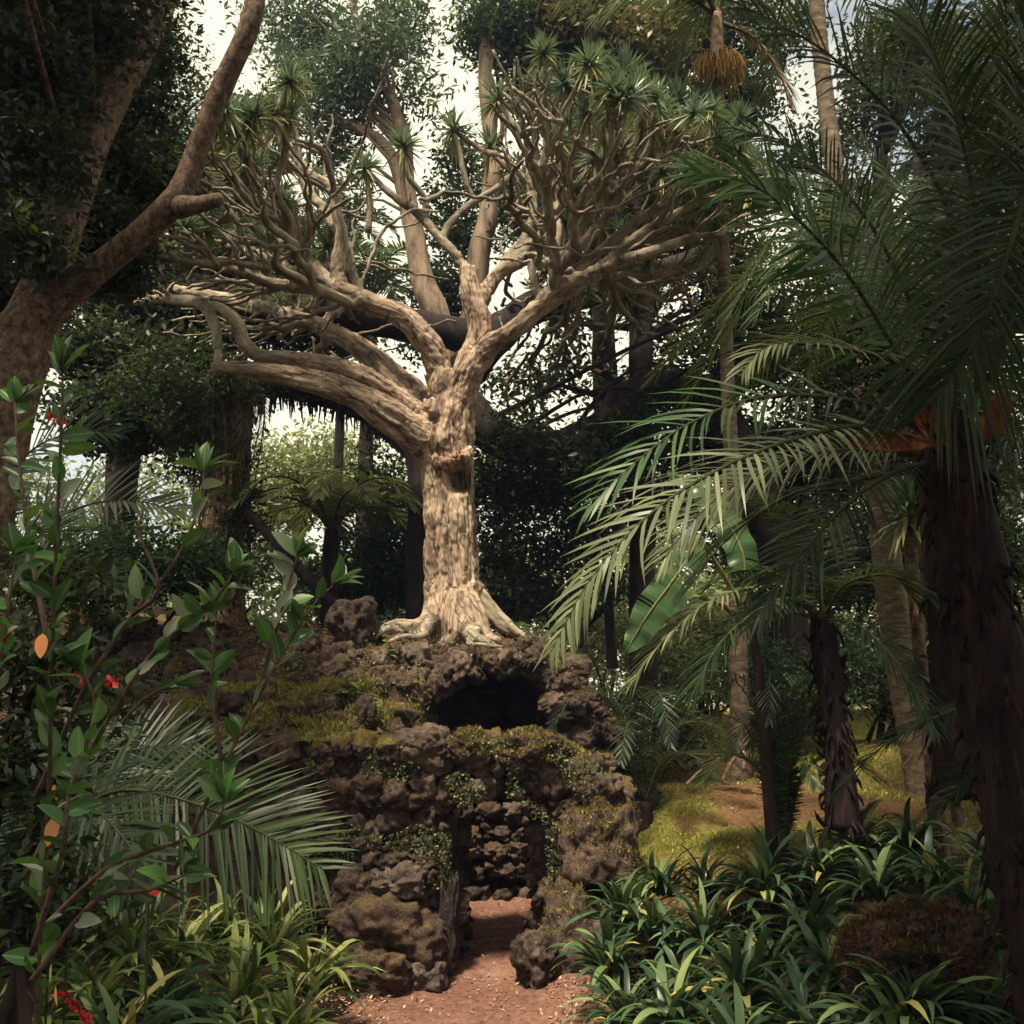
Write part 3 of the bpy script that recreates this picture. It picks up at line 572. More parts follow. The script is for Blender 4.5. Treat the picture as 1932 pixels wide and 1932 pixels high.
tree('broadleaf_tree', 'pale sunlit far tree in the gap under the lowest left limb', [(560, 1250, 36), (560, 1000, 36), (560, 880, 36)], [9, 8, 5], M['grey_bark'],
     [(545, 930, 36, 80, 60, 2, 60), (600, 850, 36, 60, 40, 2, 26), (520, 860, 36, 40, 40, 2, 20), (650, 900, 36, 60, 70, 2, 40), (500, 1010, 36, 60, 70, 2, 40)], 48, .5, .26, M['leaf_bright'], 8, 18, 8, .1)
tree('evergreen_tree', 'rounded dark evergreen left of the dragon trunk', [(700, 1300, 17.5), (700, 1150, 17.5), (705, 1000, 17.5)], [14, 12, 9], M['dark_bark'],
     [(700, 1060, 17, 80, 80, 1.2, 64), (740, 950, 17.2, 60, 60, 1, 34), (640, 1120, 16.8, 70, 50, 1, 50), (760, 1080, 16.8, 50, 90, 1, 40), (720, 890, 17.5, 40, 30, 1, 10), (590, 1090, 17.5, 40, 40, 1, 16)], 62, .25, .13, M['leaf_mid'], 9, 12, 10, .2)
tree('evergreen_tree', 'shadowy tree mass behind the great right hand fronds', [(1700, 1400, 19), (1690, 1000, 19), (1680, 600, 19), (1660, 300, 19)], [30, 28, 24, 18], M['dark_bark'],
     [(1480, 640, 18.5, 110, 120, 1.5, 50), (1560, 480, 18.5, 110, 120, 1.5, 50), (1620, 700, 18.5, 130, 120, 1.5, 110), (1760, 560, 18.5, 160, 160, 1.5, 140), (1850, 300, 18, 130, 160, 1.5, 110), (1620, 230, 19, 70, 60, 1.2, 26), (1700, 120, 19, 110, 90, 1.5, 80), (1520, 860, 18.5, 160, 90, 1.5, 110), (1800, 860, 18.5, 160, 150, 1.5, 130), (1480, 1020, 18.5, 160, 80, 1.5, 80), (1480, 60, 19.5, 60, 60, 1, 20), (1900, 80, 18, 90, 120, 1.5, 50), (1480, 330, 19, 60, 60, 1, 24), (1600, 1080, 19, 160, 70, 1.5, 70), (1850, 1060, 19, 140, 60, 1.5, 60)],
     62, .3, .17, M['leaf_dark'], 10, 30, 12, .2)
tree('evergreen_tree', 'dark small leaved evergreen in front of the thick ringed palm', [(1760, 1420, 10.8), (1750, 1100, 10.8), (1740, 700, 10.8), (1730, 300, 10.8)], [18, 16, 13, 8], M['dark_bark'],
     [(1640, 620, 10.6, 90, 130, .5, 70), (1590, 420, 10.8, 60, 90, .5, 34), (1800, 480, 10.8, 120, 160, .6, 90), (1820, 200, 10.8, 120, 140, .6, 80), (1700, 800, 10.8, 120, 90, .6, 50), (1880, 760, 10.8, 80, 180, .5, 60), (1690, 60, 11, 60, 60, .5, 18), (1880, 1050, 10.6, 70, 120, .4, 40)],
     60, .19, .085, M['leaf_dark'], 14, 24, 10, .2)
# bright bush seen in the gap on the right
def bush(label, blobs, per, cr_, size, leafm, seed, name='bush', stem=None):
    t_ = thing(name, label, 'bush'); o, c = crown(t_, blobs, per, cr_, size, leafm, seed, 'foliage'); mb = MB()
    u, v, d = blobs[0][:3]; base = P(u, v, d); base[2] = hz(base[0], base[1]) - .1
    rnd = random.Random(seed)
    for k in range(9):
        b_ = c[rnd.randrange(len(c))]; tube(mb, [base + np.array([rnd.uniform(-.15, .15), rnd.uniform(-.1, .1), 0]), (base + b_) / 2 + np.array([rnd.uniform(-.2, .2), 0, .1]), b_], [.05, .03, .01], 5, .3)
    mb.build('stem', M['dark_bark'], t_); return t_
bush('sunlit yellow green bush in the gap right of the mound', [(1150, 1190, 24, 120, 60, 1.2, 100), (1260, 1260, 23, 90, 60, 1, 70), (1330, 1180, 24, 60, 40, 1, 30)], 50, .3, .17, M['leaf_bright'], 20)
bush('yellow green bush far behind the thin palm trunk', [(1330, 1270, 24, 90, 60, 1, 40), (1450, 1240, 25, 80, 60, 1, 30)], 50, .3, .17, M['leaf_bright'], 21)
bush('low dark bush spreading at the right foot of the mound', [(1180, 1350, 13.5, 110, 60, .8, 70), (1260, 1390, 13.2, 80, 50, .7, 40)], 55, .16, .075, M['leaf_dark'], 22)
bush('dark rounded bush beyond the lawn between the slender palm and the small palm', [(1450, 1270, 15.5, 90, 60, .8, 60), (1530, 1310, 15, 70, 60, .8, 44)], 55, .18, .09, M['leaf_mid'], 26)
bush('dense dark bush at the top of the lawn behind the small palm', [(1640, 1280, 15.5, 90, 70, .8, 70), (1740, 1310, 15, 90, 60, .8, 60), (1850, 1290, 15, 90, 70, .8, 60)], 55, .18, .09, M['leaf_dark'], 27)
bush('mid green bush behind the far right lawn', [(1700, 1240, 20, 120, 60, 1, 60), (1830, 1220, 20, 90, 70, 1, 50), (1560, 1230, 20, 80, 70, 1, 40)], 55, .26, .13, M['leaf_mid'], 23)
bush('dark leafy bush filling the left edge behind the flowering shrub', [(40, 1260, 4.4, 90, 90, .3, 26), (60, 1450, 4.4, 100, 90, .3, 30), (130, 1130, 4.6, 80, 60, .3, 16), (20, 1640, 4.2, 90, 80, .3, 26), (180, 1330, 4.7, 80, 60, .3, 14), (60, 1050, 4.6, 60, 60, .3, 10), (110, 1720, 4.4, 80, 60, .3, 16)], 26, .1, .075, M['leaf_dark'], 25)
bush('leafy undergrowth bush behind the flowering shrub', [(250, 1060, 12.5, 170, 70, 1, 110), (120, 1110, 12, 130, 60, .8, 60), (420, 1080, 13, 90, 50, .7, 30)], 55, .2, .1, M['leaf_mid'], 24)
# far wood closing the view
rnd = np.random.RandomState(30); blobs = []
for k in range(44):
    u = -900 + k * 88; blobs.append((u, rnd.uniform(1080, 1250), rnd.uniform(38, 48), 70, 130, 2.5, 60))
for k in range(26):
    u = -500 + k * 110
    if 430 < u < 760: continue
    blobs.append((u, rnd.uniform(900, 980), rnd.uniform(44, 52), 80, 90, 2.5, 34))
for u in range(1450, 2300, 70): blobs.append((u, 1310, 36, 70, 40, 2, 50))
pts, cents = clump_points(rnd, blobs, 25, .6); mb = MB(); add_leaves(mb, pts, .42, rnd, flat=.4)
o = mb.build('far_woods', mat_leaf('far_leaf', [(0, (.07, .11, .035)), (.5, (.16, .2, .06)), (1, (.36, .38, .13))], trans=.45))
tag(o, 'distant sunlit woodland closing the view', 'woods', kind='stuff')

# ------------------------------------------------------------------ dragon tree
D0 = 13.5
dt = thing('dragon_tree', 'ancient dragon tree with pale gnarled trunk on the rock mound', 'tree')
def seg_path(lst): return [P(q[0], q[1], q[2]) for q in lst], [q[3] * MP(q[2]) for q in lst]
D = D0
main = {
 'trunk': [(860, 1235, D, 74), (858, 1190, D, 64), (856, 1130, D, 53), (852, 1060, D, 49), (850, 990, D, 48), (846, 920, D, 47), (843, 870, D, 49), (842, 820, D, 51), (850, 770, D, 46), (858, 730, D, 34)],
 'l1a': [(838, 838, 13.4, 44), (790, 822, 13.3, 36), (740, 790, 13.1, 31), (690, 757, 12.9, 27), (620, 728, 12.7, 24), (550, 710, 12.5, 20), (480, 695, 12.3, 17), (400, 694, 12.1, 12)],
 'l1b': [(820, 815, 13.6, 34), (765, 770, 13.5, 27), (720, 730, 13.3, 23), (650, 700, 13.1, 20), (580, 682, 12.9, 18), (500, 672, 12.6, 15), (465, 648, 12.5, 14), (447, 608, 12.5, 13), (420, 585, 12.6, 12), (392, 576, 12.7, 9)],
 'l1c': [(412, 692, 12.2, 10), (412, 645, 12.3, 10), (402, 600, 12.5, 11), (372, 573, 12.7, 11), (320, 566, 13, 10), (255, 571, 13.3, 8)],
 'l3': [(830, 790, 13.8, 36), (785, 750, 14, 28), (738, 706, 14.2, 25), (700, 672, 14.4, 22), (640, 635, 14.7, 20), (580, 606, 15, 17), (500, 583, 15.3, 14), (430, 566, 15.6, 12), (330, 545, 15.8, 10)],
 'l4': [(848, 765, 13.5, 34), (826, 695, 13.4, 26), (800, 640, 13.3, 24), (768, 604, 13.2, 23), (705, 573, 13.1, 20), (640, 548, 13.0, 18), (560, 540, 12.9, 13), (500, 528, 12.8, 11), (430, 505, 12.6, 10), (375, 478, 12.4, 9)],
 'l4v': [(640, 550, 13.0, 17), (640, 500, 13.0, 15), (645, 440, 13, 13), (634, 385, 13, 12), (632, 358, 13, 11), (590, 332, 13.1, 10), (550, 290, 13.2, 9), (510, 255, 13.3, 8)],
 'l4w': [(690, 570, 13.2, 13), (668, 530, 13.2, 12), (652, 470, 13.3, 12), (615, 400, 13.6, 11), (575, 350, 13.9, 9), (560, 270, 14, 8), (552, 205, 14, 7)],
 'l5': [(760, 600, 13.4, 16), (690, 560, 13.8, 15), (600, 530, 14.2, 14), (500, 490, 14.5, 12), (430, 440, 14.6, 10)],
 'l6': [(640, 548, 13, 14), (590, 500, 13.3, 13), (545, 455, 13.6, 12), (490, 410, 13.8, 10), (450, 385, 13.7, 9)],
 'r1': [(856, 780, 13.5, 38), (880, 705, 13.4, 31), (900, 655, 13.4, 27), (906, 610, 13.4, 23), (893, 560, 13.4, 22), (886, 508, 13.4, 21)],
 'r1a': [(885, 512, 13.4, 12), (860, 480, 13.4, 10), (820, 435, 13.4, 9), (785, 398, 13.4, 9), (745, 372, 13.4, 8), (715, 348, 13.4, 7), (692, 325, 13.4, 6)],
 'r1b': [(835, 452, 13.4, 8), (860, 410, 13.5, 8), (900, 378, 13.6, 8), (940, 355, 13.7, 7), (975, 325, 13.8, 6)],
 'r1c': [(800, 412, 13.4, 7), (800, 370, 13.3, 7), (775, 340, 13.2, 6), (762, 290, 13.2, 6)],
 'r1d': [(893, 380, 13.6, 7), (875, 330, 13.5, 7), (865, 280, 13.5, 6), (857, 255, 13.5, 6)],
 'r2': [(885, 705, 13.3, 25), (925, 655, 13.1, 22), (975, 620, 12.9, 19), (1018, 578, 12.8, 17), (1050, 545, 12.7, 16), (1122, 516, 12.6, 14), (1195, 484, 12.4, 12), (1316, 448, 12.2, 10)],
 'r3': [(905, 575, 13.4, 17), (935, 520, 13.5, 15), (975, 497, 13.6, 14), (1045, 470, 13.9, 13), (1122, 447, 14.2, 12), (1232, 437, 14.5, 11), (1330, 432, 14.8, 9)],
 'r2v': [(1048, 545, 12.7, 14), (1047, 490, 12.8, 13), (1050, 420, 13, 12), (1038, 350, 13.1, 11), (1052, 292, 13.2, 9), (1078, 250, 13.2, 8)],
 'r3v': [(965, 500, 13.6, 11), (985, 455, 13.7, 10), (1005, 400, 13.8, 9), (1000, 330, 13.8, 9), (1000, 275, 13.8, 8), (965, 235, 13.8, 7), (945, 200, 13.8, 7)],
 'r4': [(1000, 600, 12.9, 14), (1060, 560, 13.4, 13), (1130, 530, 13.9, 12), (1220, 520, 14.3, 11), (1340, 500, 14.6, 9)],
 'r5': [(1047, 490, 12.8, 11), (1100, 460, 12.6, 11), (1150, 400, 12.4, 10), (1190, 340, 12.2, 9)],
 'r6': [(1030, 500, 13.8, 11), (1100, 455, 14, 11), (1180, 380, 14.2, 10), (1220, 310, 14.2, 9)],
 'r7': [(1065, 275, 13.2, 8), (1035, 230, 13.3, 7), (1020, 180, 13.3, 7)],
 'r8': [(1030, 560, 12.9, 12), (1120, 480, 12.8, 11), (1220, 405, 12.6, 10), (1335, 335, 12.4, 8)],
 'r9': [(965, 500, 13.6, 12), (1040, 425, 13.7, 11), (1125, 350, 13.8, 9), (1215, 285, 13.8, 8)],
 'r10': [(1000, 590, 13.0, 12), (1110, 525, 13.4, 11), (1230, 460, 13.8, 10), (1375, 405, 14, 8)],
 'r11': [(935, 522, 13.5, 11), (1000, 435, 14, 10), (1065, 340, 14.4, 8), (1115, 260, 14.6, 7)],
 'r12': [(1122, 516, 12.6, 11), (1210, 440, 12.3, 10), (1300, 390, 12.1, 9), (1390, 350, 12, 7)],
 'stub1': [(1022, 572, 12.8, 10), (1008, 530, 12.7, 9), (1000, 492, 12.7, 8)],
 'stub2': [(1080, 530, 12.7, 11), (1072, 505, 12.6, 10)],
}
rootp = {
 'a': [(835, 1110, 13.35, 34), (822, 1160, 13.2, 26), (790, 1184, 13.0, 18), (740, 1196, 12.85, 12), (700, 1206, 12.7, 7)],
 'b': [(850, 1110, 13.2, 30), (852, 1165, 13.05, 24), (848, 1190, 12.95, 15), (830, 1202, 12.8, 8)],
 'c': [(876, 1100, 13.3, 28), (892, 1150, 13.15, 22), (918, 1178, 13.05, 15), (945, 1190, 12.95, 8)],
 'd': [(868, 1140, 13.1, 22), (878, 1185, 12.95, 14), (905, 1203, 12.8, 9), (940, 1212, 12.65, 7), (968, 1232, 12.5, 4)],
 'e': [(815, 1165, 13.2, 18), (785, 1200, 12.9, 10), (735, 1210, 12.7, 8), (705, 1222, 12.55, 4)],
 'g': [(826, 1130, 13.2, 22), (808, 1180, 12.95, 12), (792, 1215, 12.7, 8), (760, 1230, 12.5, 6), (730, 1250, 12.3, 4)],
 'h': [(890, 1140, 13.2, 20), (900, 1180, 13, 10), (885, 1215, 12.75, 7), (905, 1240, 12.5, 5), (950, 1250, 12.4, 3)],
 'i': [(900, 1120, 13.5, 18), (945, 1165, 13.4, 10), (1000, 1195, 13.1, 6), (1030, 1215, 12.9, 4)],
 'f': [(905, 1140, 13.45, 18), (935, 1170, 13.4, 11), (985, 1190, 13.3, 7)],
}
MF = MV[50:].reshape(-1, 3)
def mound_z(x, y): return float(MF[((MF[:, 0] - x) ** 2 + (MF[:, 1] - y) ** 2).argmin(), 2])
skel_p, skel_r = [], []; mb = MB(); nodes = []; nrad = []; npar = []
for k, lst in main.items():
    pts, rad = seg_path(lst)
    pp, ix = smooth_path(pts, .1); rr = np.interp(ix, np.arange(len(pts)), rad)
    for i in range(len(pp)):
        j = noise.noise_vector(Vector(pp[i] * 1.9)); j2 = noise.noise_vector(Vector(pp[i] * 5))
        pp[i] += (np.array(j) * .035 + np.array(j2) * .015) * (1 if k != 'trunk' else .3); rr[i] *= 1 + .12 * noise.noise(Vector(pp[i] * 4))
    tube(mb, pp, rr, 14, raw=True); c0 = 0 if k == 'trunk' else len(pp) // 5; skel_p.append(pp[c0:]); skel_r.append(rr[c0:])
for k, lst in rootp.items():
    pts, rad = seg_path(lst); pts[0] = P(lst[0][0] * .35 + 853 * .65, 1080, 13.5); pts = [q if i < 2 else np.array([q[0], q[1], mound_z(q[0], q[1]) + rad[i] * .8 + .03]) for i, q in enumerate(pts)]; p, r = tube(mb, pts, rad, 10, .08, .15); c0 = int(len(p) * .62); skel_p.append(p[c0:]); skel_r.append(r[c0:])
# bulging lip over the hollow
pts, rad = seg_path([(800, 845, 13.25, 9), (818, 866, 13.16, 9), (845, 876, 13.1, 10), (872, 868, 13.12, 8), (888, 850, 13.22, 8)]); tube(mb, pts, rad, 10, .06, .3)
for off in ((812, 770),):
    pts, rad = seg_path([(off[0], off[1] - 14, 13.15, 12), (off[0] + 3, off[1] + 12, 13.12, 12)]); tube(mb, pts, rad, 8, .05, .3)

# candelabra branching: space colonisation from the limbs into the umbrella crown
rnd = np.random.RandomState(12); cx0 = P(860, 600, D0)
RX, RY, RZ = 4.75, 4.2, 3.5
def crown_pt():
    while True:
        q = rnd.uniform(-1, 1, 3); q[2] = abs(q[2]); e = np.linalg.norm(q)
        if not .36 < e < 1 or rnd.rand() > e ** 1.2: continue
        if -.36 < q[0] < .12 and rnd.rand() < .97: continue
        if q[2] > .75 and rnd.rand() < .5: continue
        fl = (1.0 if q[0] > 0 else .3) * abs(q[0]); return cx0 + np.array([q[0] * RX, q[1] * RY, q[2] * (RZ - .8 * fl) - .25 + 1.1 * fl])
att = np.array([crown_pt() for _ in range(1500)])
npos = []; ndir = []; plen = []
ctr = cx0 + np.array([0, 0, -.4])
for k, pp in zip(list(main.keys()), skel_p[:len(main)]):
    if k in ('trunk',) or k.startswith('stub') or k in ('l1a', 'r1a', 'r1', 'l1b', 'r1b', 'r1c', 'r1d', 'r7'): continue
    tg = unit(np.gradient(pp, axis=0))
    for i in range(len(pp) // 3, len(pp), 2): npos.append(pp[i]); ndir.append(tg[i]); plen.append(np.linalg.norm(pp[i] - ctr) * .8)
nseed = len(npos); NPp = list(npos); par = [-1] * nseed; K_ = len(att); BF = .55
best = np.full(K_, 1e9); bi = np.zeros(K_, int); done = np.zeros(K_, bool); nch = [0] * nseed
def relax(j):
    d = np.linalg.norm(att - NPp[j], axis=1); c = d + BF * plen[j] + np.where(d > 1.6, 3, 0)
    u_ = (att - NPp[j]) / np.maximum(d, 1e-6)[:, None]; c = c + .6 * d * (1 - u_ @ ndir[j]) ** 1.2
    m_ = (c < best) & ~done; best[m_] = c[m_]; bi[m_] = j
for j in range(nseed): relax(j)
for it in range(K_):
    k = int(np.where(done, 1e9, best).argmin()); j = int(bi[k]); done[k] = True
    NPp.append(att[k]); par.append(j); v_ = unit(att[k] - NPp[j]); ndir.append(unit(v_ + .35 * unit(att[k] - ctr) + np.array([0, 0, .15]))); plen.append(plen[j] + np.linalg.norm(att[k] - NPp[j])); nch.append(0); relax(len(NPp) - 1)
NP_ = np.array(NPp); nn = len(NP_); kids = [[] for _ in range(nn)]
for i in range(nseed, nn): kids[par[i]].append(i)
rad = np.zeros(nn); TIP = .025
for i in range(nn - 1, -1, -1):
    rad[i] = (sum(rad[k] ** 2.7 for k in kids[i])) ** (1 / 2.7) if kids[i] else TIP
rad = np.clip(rad, TIP, .085)
tips = []; stack = [(i, k) for i in range(nseed) for k in kids[i]]
while stack:
    s_, f_ = stack.pop(); c = [s_, f_]
    while kids[c[-1]]:
        ks = sorted(kids[c[-1]], key=lambda k: -rad[k]); 
        for k in ks[1:]: stack.append((c[-1], k))
        c.append(ks[0])
    pts = NP_[c].copy(); rr = rad[c].copy(); rr[0] = rr[1]
    if len(c) > 2: pts[1:-1] = .25 * pts[:-2] + .5 * pts[1:-1] + .25 * pts[2:]
    p, ix = smooth_path(pts, .07); r = np.interp(ix, np.arange(len(pts)), rr); wgt = np.minimum(1, np.arange(len(p)) / 3.0)
    for i in range(len(p)): p[i] += (np.array(noise.noise_vector(Vector(p[i] * 2.4))) * .10 + np.array(noise.noise_vector(Vector(p[i] * 5))) * .035) * wgt[i]; r[i] *= 1 + .22 * noise.noise(Vector(p[i] * 9))
    tube(mb, p, r, 8, raw=True); skel_p.append(p); skel_r.append(r); tips.append((p[-1], unit(p[-1] - p[-2]), len(p)))
print('dragon nodes', nn, 'tips', len(tips), 'verts', mb.n)
me = mb.mesh('trunk_raw'); tmp = bpy.data.objects.new('trunk_raw', me); link(tmp)
md = tmp.modifiers.new('r', 'REMESH'); md.mode = 'VOXEL'; md.voxel_size = .0235; md.adaptivity = 0
ms = tmp.modifiers.new('s', 'SMOOTH'); ms.iterations = 2; ms.factor = .5
dg = bpy.context.evaluated_depsgraph_get(); me2 = bpy.data.meshes.new_from_object(tmp.evaluated_get(dg)); bpy.data.objects.remove(tmp); bpy.data.meshes.remove(me)
nv = len(me2.vertices); co = np.zeros(nv * 3); me2.vertices.foreach_get('co', co); co = co.reshape(-1, 3); no = np.zeros(nv * 3); me2.vertices.foreach_get('normal', no); no = no.reshape(-1, 3)
print('dragon remesh', nv)
sp = np.vstack(skel_p); sr = np.concatenate(skel_r); fr = [frames(p) for p in skel_p]; ft = np.vstack([f[0] for f in fr]); fn = np.vstack([f[1] for f in fr]); fb = np.vstack([f[2] for f in fr])
ss = np.concatenate([np.concatenate([[0], np.cumsum(np.linalg.norm(np.diff(p, axis=0), axis=1))]) + 7 * i for i, p in enumerate(skel_p)])
kd = kdtree.KDTree(len(sp))
for i, q in enumerate(sp): kd.insert(q, i)
kd.balance()
idx = np.array([kd.find(q)[1] for q in co]); dv = co - sp[idx]
bk = np.stack([(dv * fn[idx]).sum(1), (dv * fb[idx]).sum(1), ss[idx] + (dv * ft[idx]).sum(1)], 1)
rloc = sr[idx]; bigness = np.clip((rloc - .06) / .2, 0, 1)
holl = P(866, 897, 13.12)
for i in range(nv):
    b_ = bk[i]; r = rloc[i]
    q = Vector((b_[0] * 5, b_[1] * 5, b_[2] * .8)); n1 = noise.fractal(q, .6, 2, 4)
    n2 = 1 - abs(noise.noise(Vector((b_[0] * 12, b_[1] * 12, b_[2] * 1.6)))) * 2
    n3 = noise.noise(Vector(co[i] * 14))
    cr_ = noise.noise(Vector((b_[0] * 9 + 3, b_[1] * 9, b_[2] * 1.2))); n2 -= 1.3 * math.exp(-(cr_ / .09) ** 2)
    h = (n1 * .034 + n2 * .022 + n3 * .010) * (bigness[i] * .95 + .05) + n1 * .010 + n3 * .006
    co[i] += no[i] * h
    hd = (co[i] - holl) / np.array([.17, .5, .18])
    g = math.exp(-(hd ** 2).sum() * 1.6)
    if g > .02 and co[i][1] < 13.35: co[i][1] += min(1, g * 1.6) * .5
me2.vertices.foreach_set('co', co.ravel()); me2.polygons.foreach_set('use_smooth', np.ones(len(me2.polygons), bool))
at = me2.attributes.new('bark', 'FLOAT_VECTOR', 'POINT'); at.data.foreach_set('vector', bk.ravel())
at = me2.attributes.new('var', 'FLOAT', 'POINT'); at.data.foreach_set('value', bigness)
# age of the bark: old limbs tan and flaky, young branches grey with lichen
m, t, b = new_mat('dragon_bark_full')
v = coords(t, (1, 1, .22), 'bark'); n1 = noise_n(t, v, 6, 9, .7, .5); n2 = noise_n(t, v, 22, 6, .7)
h = math_n(t, 'ADD', math_n(t, 'MULTIPLY', n1, .62), math_n(t, 'MULTIPLY', n2, .38))
old = ramp(t, h, [(.36, (.05, .032, .026)), (.44, (.20, .135, .10)), (.52, (.42, .31, .22)), (.66, (.62, .49, .37))])
vo = t.nodes.new('ShaderNodeTexVoronoi'); vo.feature = 'DISTANCE_TO_EDGE'; vo.inputs['Scale'].default_value = 10; vs_ = t.nodes.new('ShaderNodeVectorMath'); vs_.operation = 'ADD'; nz_ = t.nodes.new('ShaderNodeTexNoise'); nz_.inputs['Scale'].default_value = 7; t.links.new(v, nz_.inputs['Vector']); sc_ = t.nodes.new('ShaderNodeVectorMath'); sc_.operation = 'SCALE'; sc_.inputs['Scale'].default_value = .16; t.links.new(nz_.outputs['Color'], sc_.inputs[0]); t.links.new(v, vs_.inputs[0]); t.links.new(sc_.outputs[0], vs_.inputs[1]); t.links.new(vs_.outputs[0], vo.inputs['Vector'])
crk = ramp(t, math_n(t, 'ADD', vo.outputs['Distance'], math_n(t, 'MULTIPLY', n2, .06)), [(.03, (.12, .1, .09)), (.085, (1, 1, 1))]); old = mixc(t, .9, old, mixc(t, 1.0, old, crk, 'MULTIPLY'))
young = ramp(t, h, [(.36, (.04, .032, .03)), (.47, (.18, .15, .115)), (.6, (.44, .38, .28))])
lf = ramp(t, noise_n(t, coords(t), 3, 5, .7), [(.52, (0, 0, 0)), (.62, (.7, .7, .7))]); young = mixc(t, lf, young, (.2, .19, .11))
vn = t.nodes.new('ShaderNodeAttribute'); vn.attribute_name = 'var'
hp = P(842, 868, 13.1); ds = t.nodes.new('ShaderNodeVectorMath'); ds.operation = 'DISTANCE'; ds.inputs[1].default_value = tuple(hp); t.links.new(t.nodes.new('ShaderNodeNewGeometry').outputs['Position'], ds.inputs[0])
fr_ = ramp(t, math_n(t, 'ADD', ds.outputs['Value'], math_n(t, 'MULTIPLY', n1, .35)), [(.24, (.4, .4, .4)), (.46, (0, 0, 0))]); old = mixc(t, fr_, old, ramp(t, h, [(.38, (.05, .015, .012)), (.5, (.26, .09, .055)), (.64, (.46, .22, .14))]))
f = ramp(t, vn.outputs['Fac'], [(.02, (0, 0, 0)), (.4, (1, 1, 1))])
t.links.new(mixc(t, f, young, old), b.inputs['Base Color']); b.inputs['Roughness'].default_value = .85; b.inputs['Specular IOR Level'].default_value = .2
bump(t, b, h, .9, .03)
me2.materials.clear(); me2.materials.append(m); me2.update()
me2.name = 'trunk'; link(bpy.data.objects.new('trunk', me2), dt)

# rosettes of sword leaves
def rosette_mesh(seed, n=85, Lm=.5):
    rnd = np.random.RandomState(seed); mb = MB()
    for i in range(n):
        a = rnd.rand() * 6.283; el = math.radians(np.interp(i / n, [0, .25, 1], [-55, 0, 85]) + rnd.randn() * 7)
        d = np.array([math.cos(a) * math.cos(el), math.sin(a) * math.cos(el), math.sin(el)]); s = unit(np.cross(d, [0, 0, 1.0]) + 1e-6); Ll = Lm * rnd.uniform(.8, 1.1); wd = .021 * rnd.uniform(.8, 1.2)
        V = []; dr_ = .10 + .25 * (1 - i / n)
        for k_, (tt_, ww) in enumerate(((.02, .9), (.35, 1), (.72, .7))):
            c = d * Ll * tt_ - np.array([0, 0, dr_ * Ll * tt_ ** 2.2]); V += [c - s * wd * ww, c + s * wd * ww]
        V.append(d * Ll - np.array([0, 0, dr_ * Ll])); 
        var = rnd.uniform(0, .2) if i < n * .16 else rnd.uniform(.25, 1)
        mb.add(V, [[0, 1, 3, 2], [2, 3, 5, 4]], [[4, 5, 6]], var)
    return mb.mesh('rosette', M['rosette'])
RM = [rosette_mesh(50 + i) for i in range(6)]
def put_rosette(p, d, s=1.0, parent=dt):
    o = bpy.data.objects.new('rosette', random.choice(RM)); link(o, parent); o.location = Vector(p)
    o.rotation_mode = 'QUATERNION'; o.rotation_quaternion = Vector(unit(np.array(d) * .5 + np.array([0, 0, .8]) + R.randn(3) * .22)).to_track_quat('Z', 'Y') @ Quaternion((0, 0, 1), random.random() * 6); o.scale = (s, s, s)
for (u, v, d, s) in [(547, 172, 14, .95), (505, 215, 13.3, .8), (438, 335, 13.2, 1.1), (690, 318, 13.4, .8), (760, 278, 13.2, .85), (856, 246, 13.5, .85), (940, 190, 13.8, .95), (1018, 165, 13.3, .95), (1078, 235, 13.2, .9), (1060, 190, 14, .7), (1178, 150, 13, 1.3), (1120, 185, 13.3, 1), (1168, 285, 12.2, 1.05), (1235, 240, 12.6, 1.15), (1292, 262, 12.5, .95), (1348, 262, 12.2, 1.0), (1278, 195, 13.2, 1.05), (925, 278, 13.8, .85), (1215, 190, 14, 1), (1330, 185, 13.6, .9), (1135, 120, 14.5, .9), (1395, 235, 13, .9), (305, 245, 13, .9), (480, 245, 14.5, .8)]:
    p = P(u, v, d); put_rosette(p, (0, -.1, 1), s)
# stalks that carry the placed rosettes, joined to the nearest branch
kd2 = kdtree.KDTree(nn)
for i, q in enumerate(NP_): kd2.insert(q, i)
kd2.balance()
for o in [c for c in dt.children if c.name.startswith('rosette')]:
    p = np.array(o.location); best = None
    for (q, i, dd) in kd2.find_n(Vector(p - np.array([0, 0, .6])), 12):
        if q.z < p[2] - .25: best = np.array(q); break
    if best is None: best = np.array(kd2.find(Vector(p))[0])
    mid = (p + best) / 2 + np.array([random.uniform(-.12, .12), random.uniform(-.1, .1), -.05]); mb = MB(); tube(mb, [best, mid, p], [.05, .04, .033], 8, .08, .2); mb.build('branch', M['dragon_twig'], dt, True)

hi = sorted([t_ for t_ in tips if t_[0][2] > cx0[2] + (1.15 if t_[0][0] > cx0[0] else 1.2)], key=lambda t_: -t_[0][2])
rr_ = random.Random(4); rr_.shuffle(hi)
for p, d, _ in hi[:210]:
    if p[0] > cx0[0] + 1.2 or p[0] < cx0[0] - 1.9 : put_rosette(p, d, rr_.uniform(.55, .85))

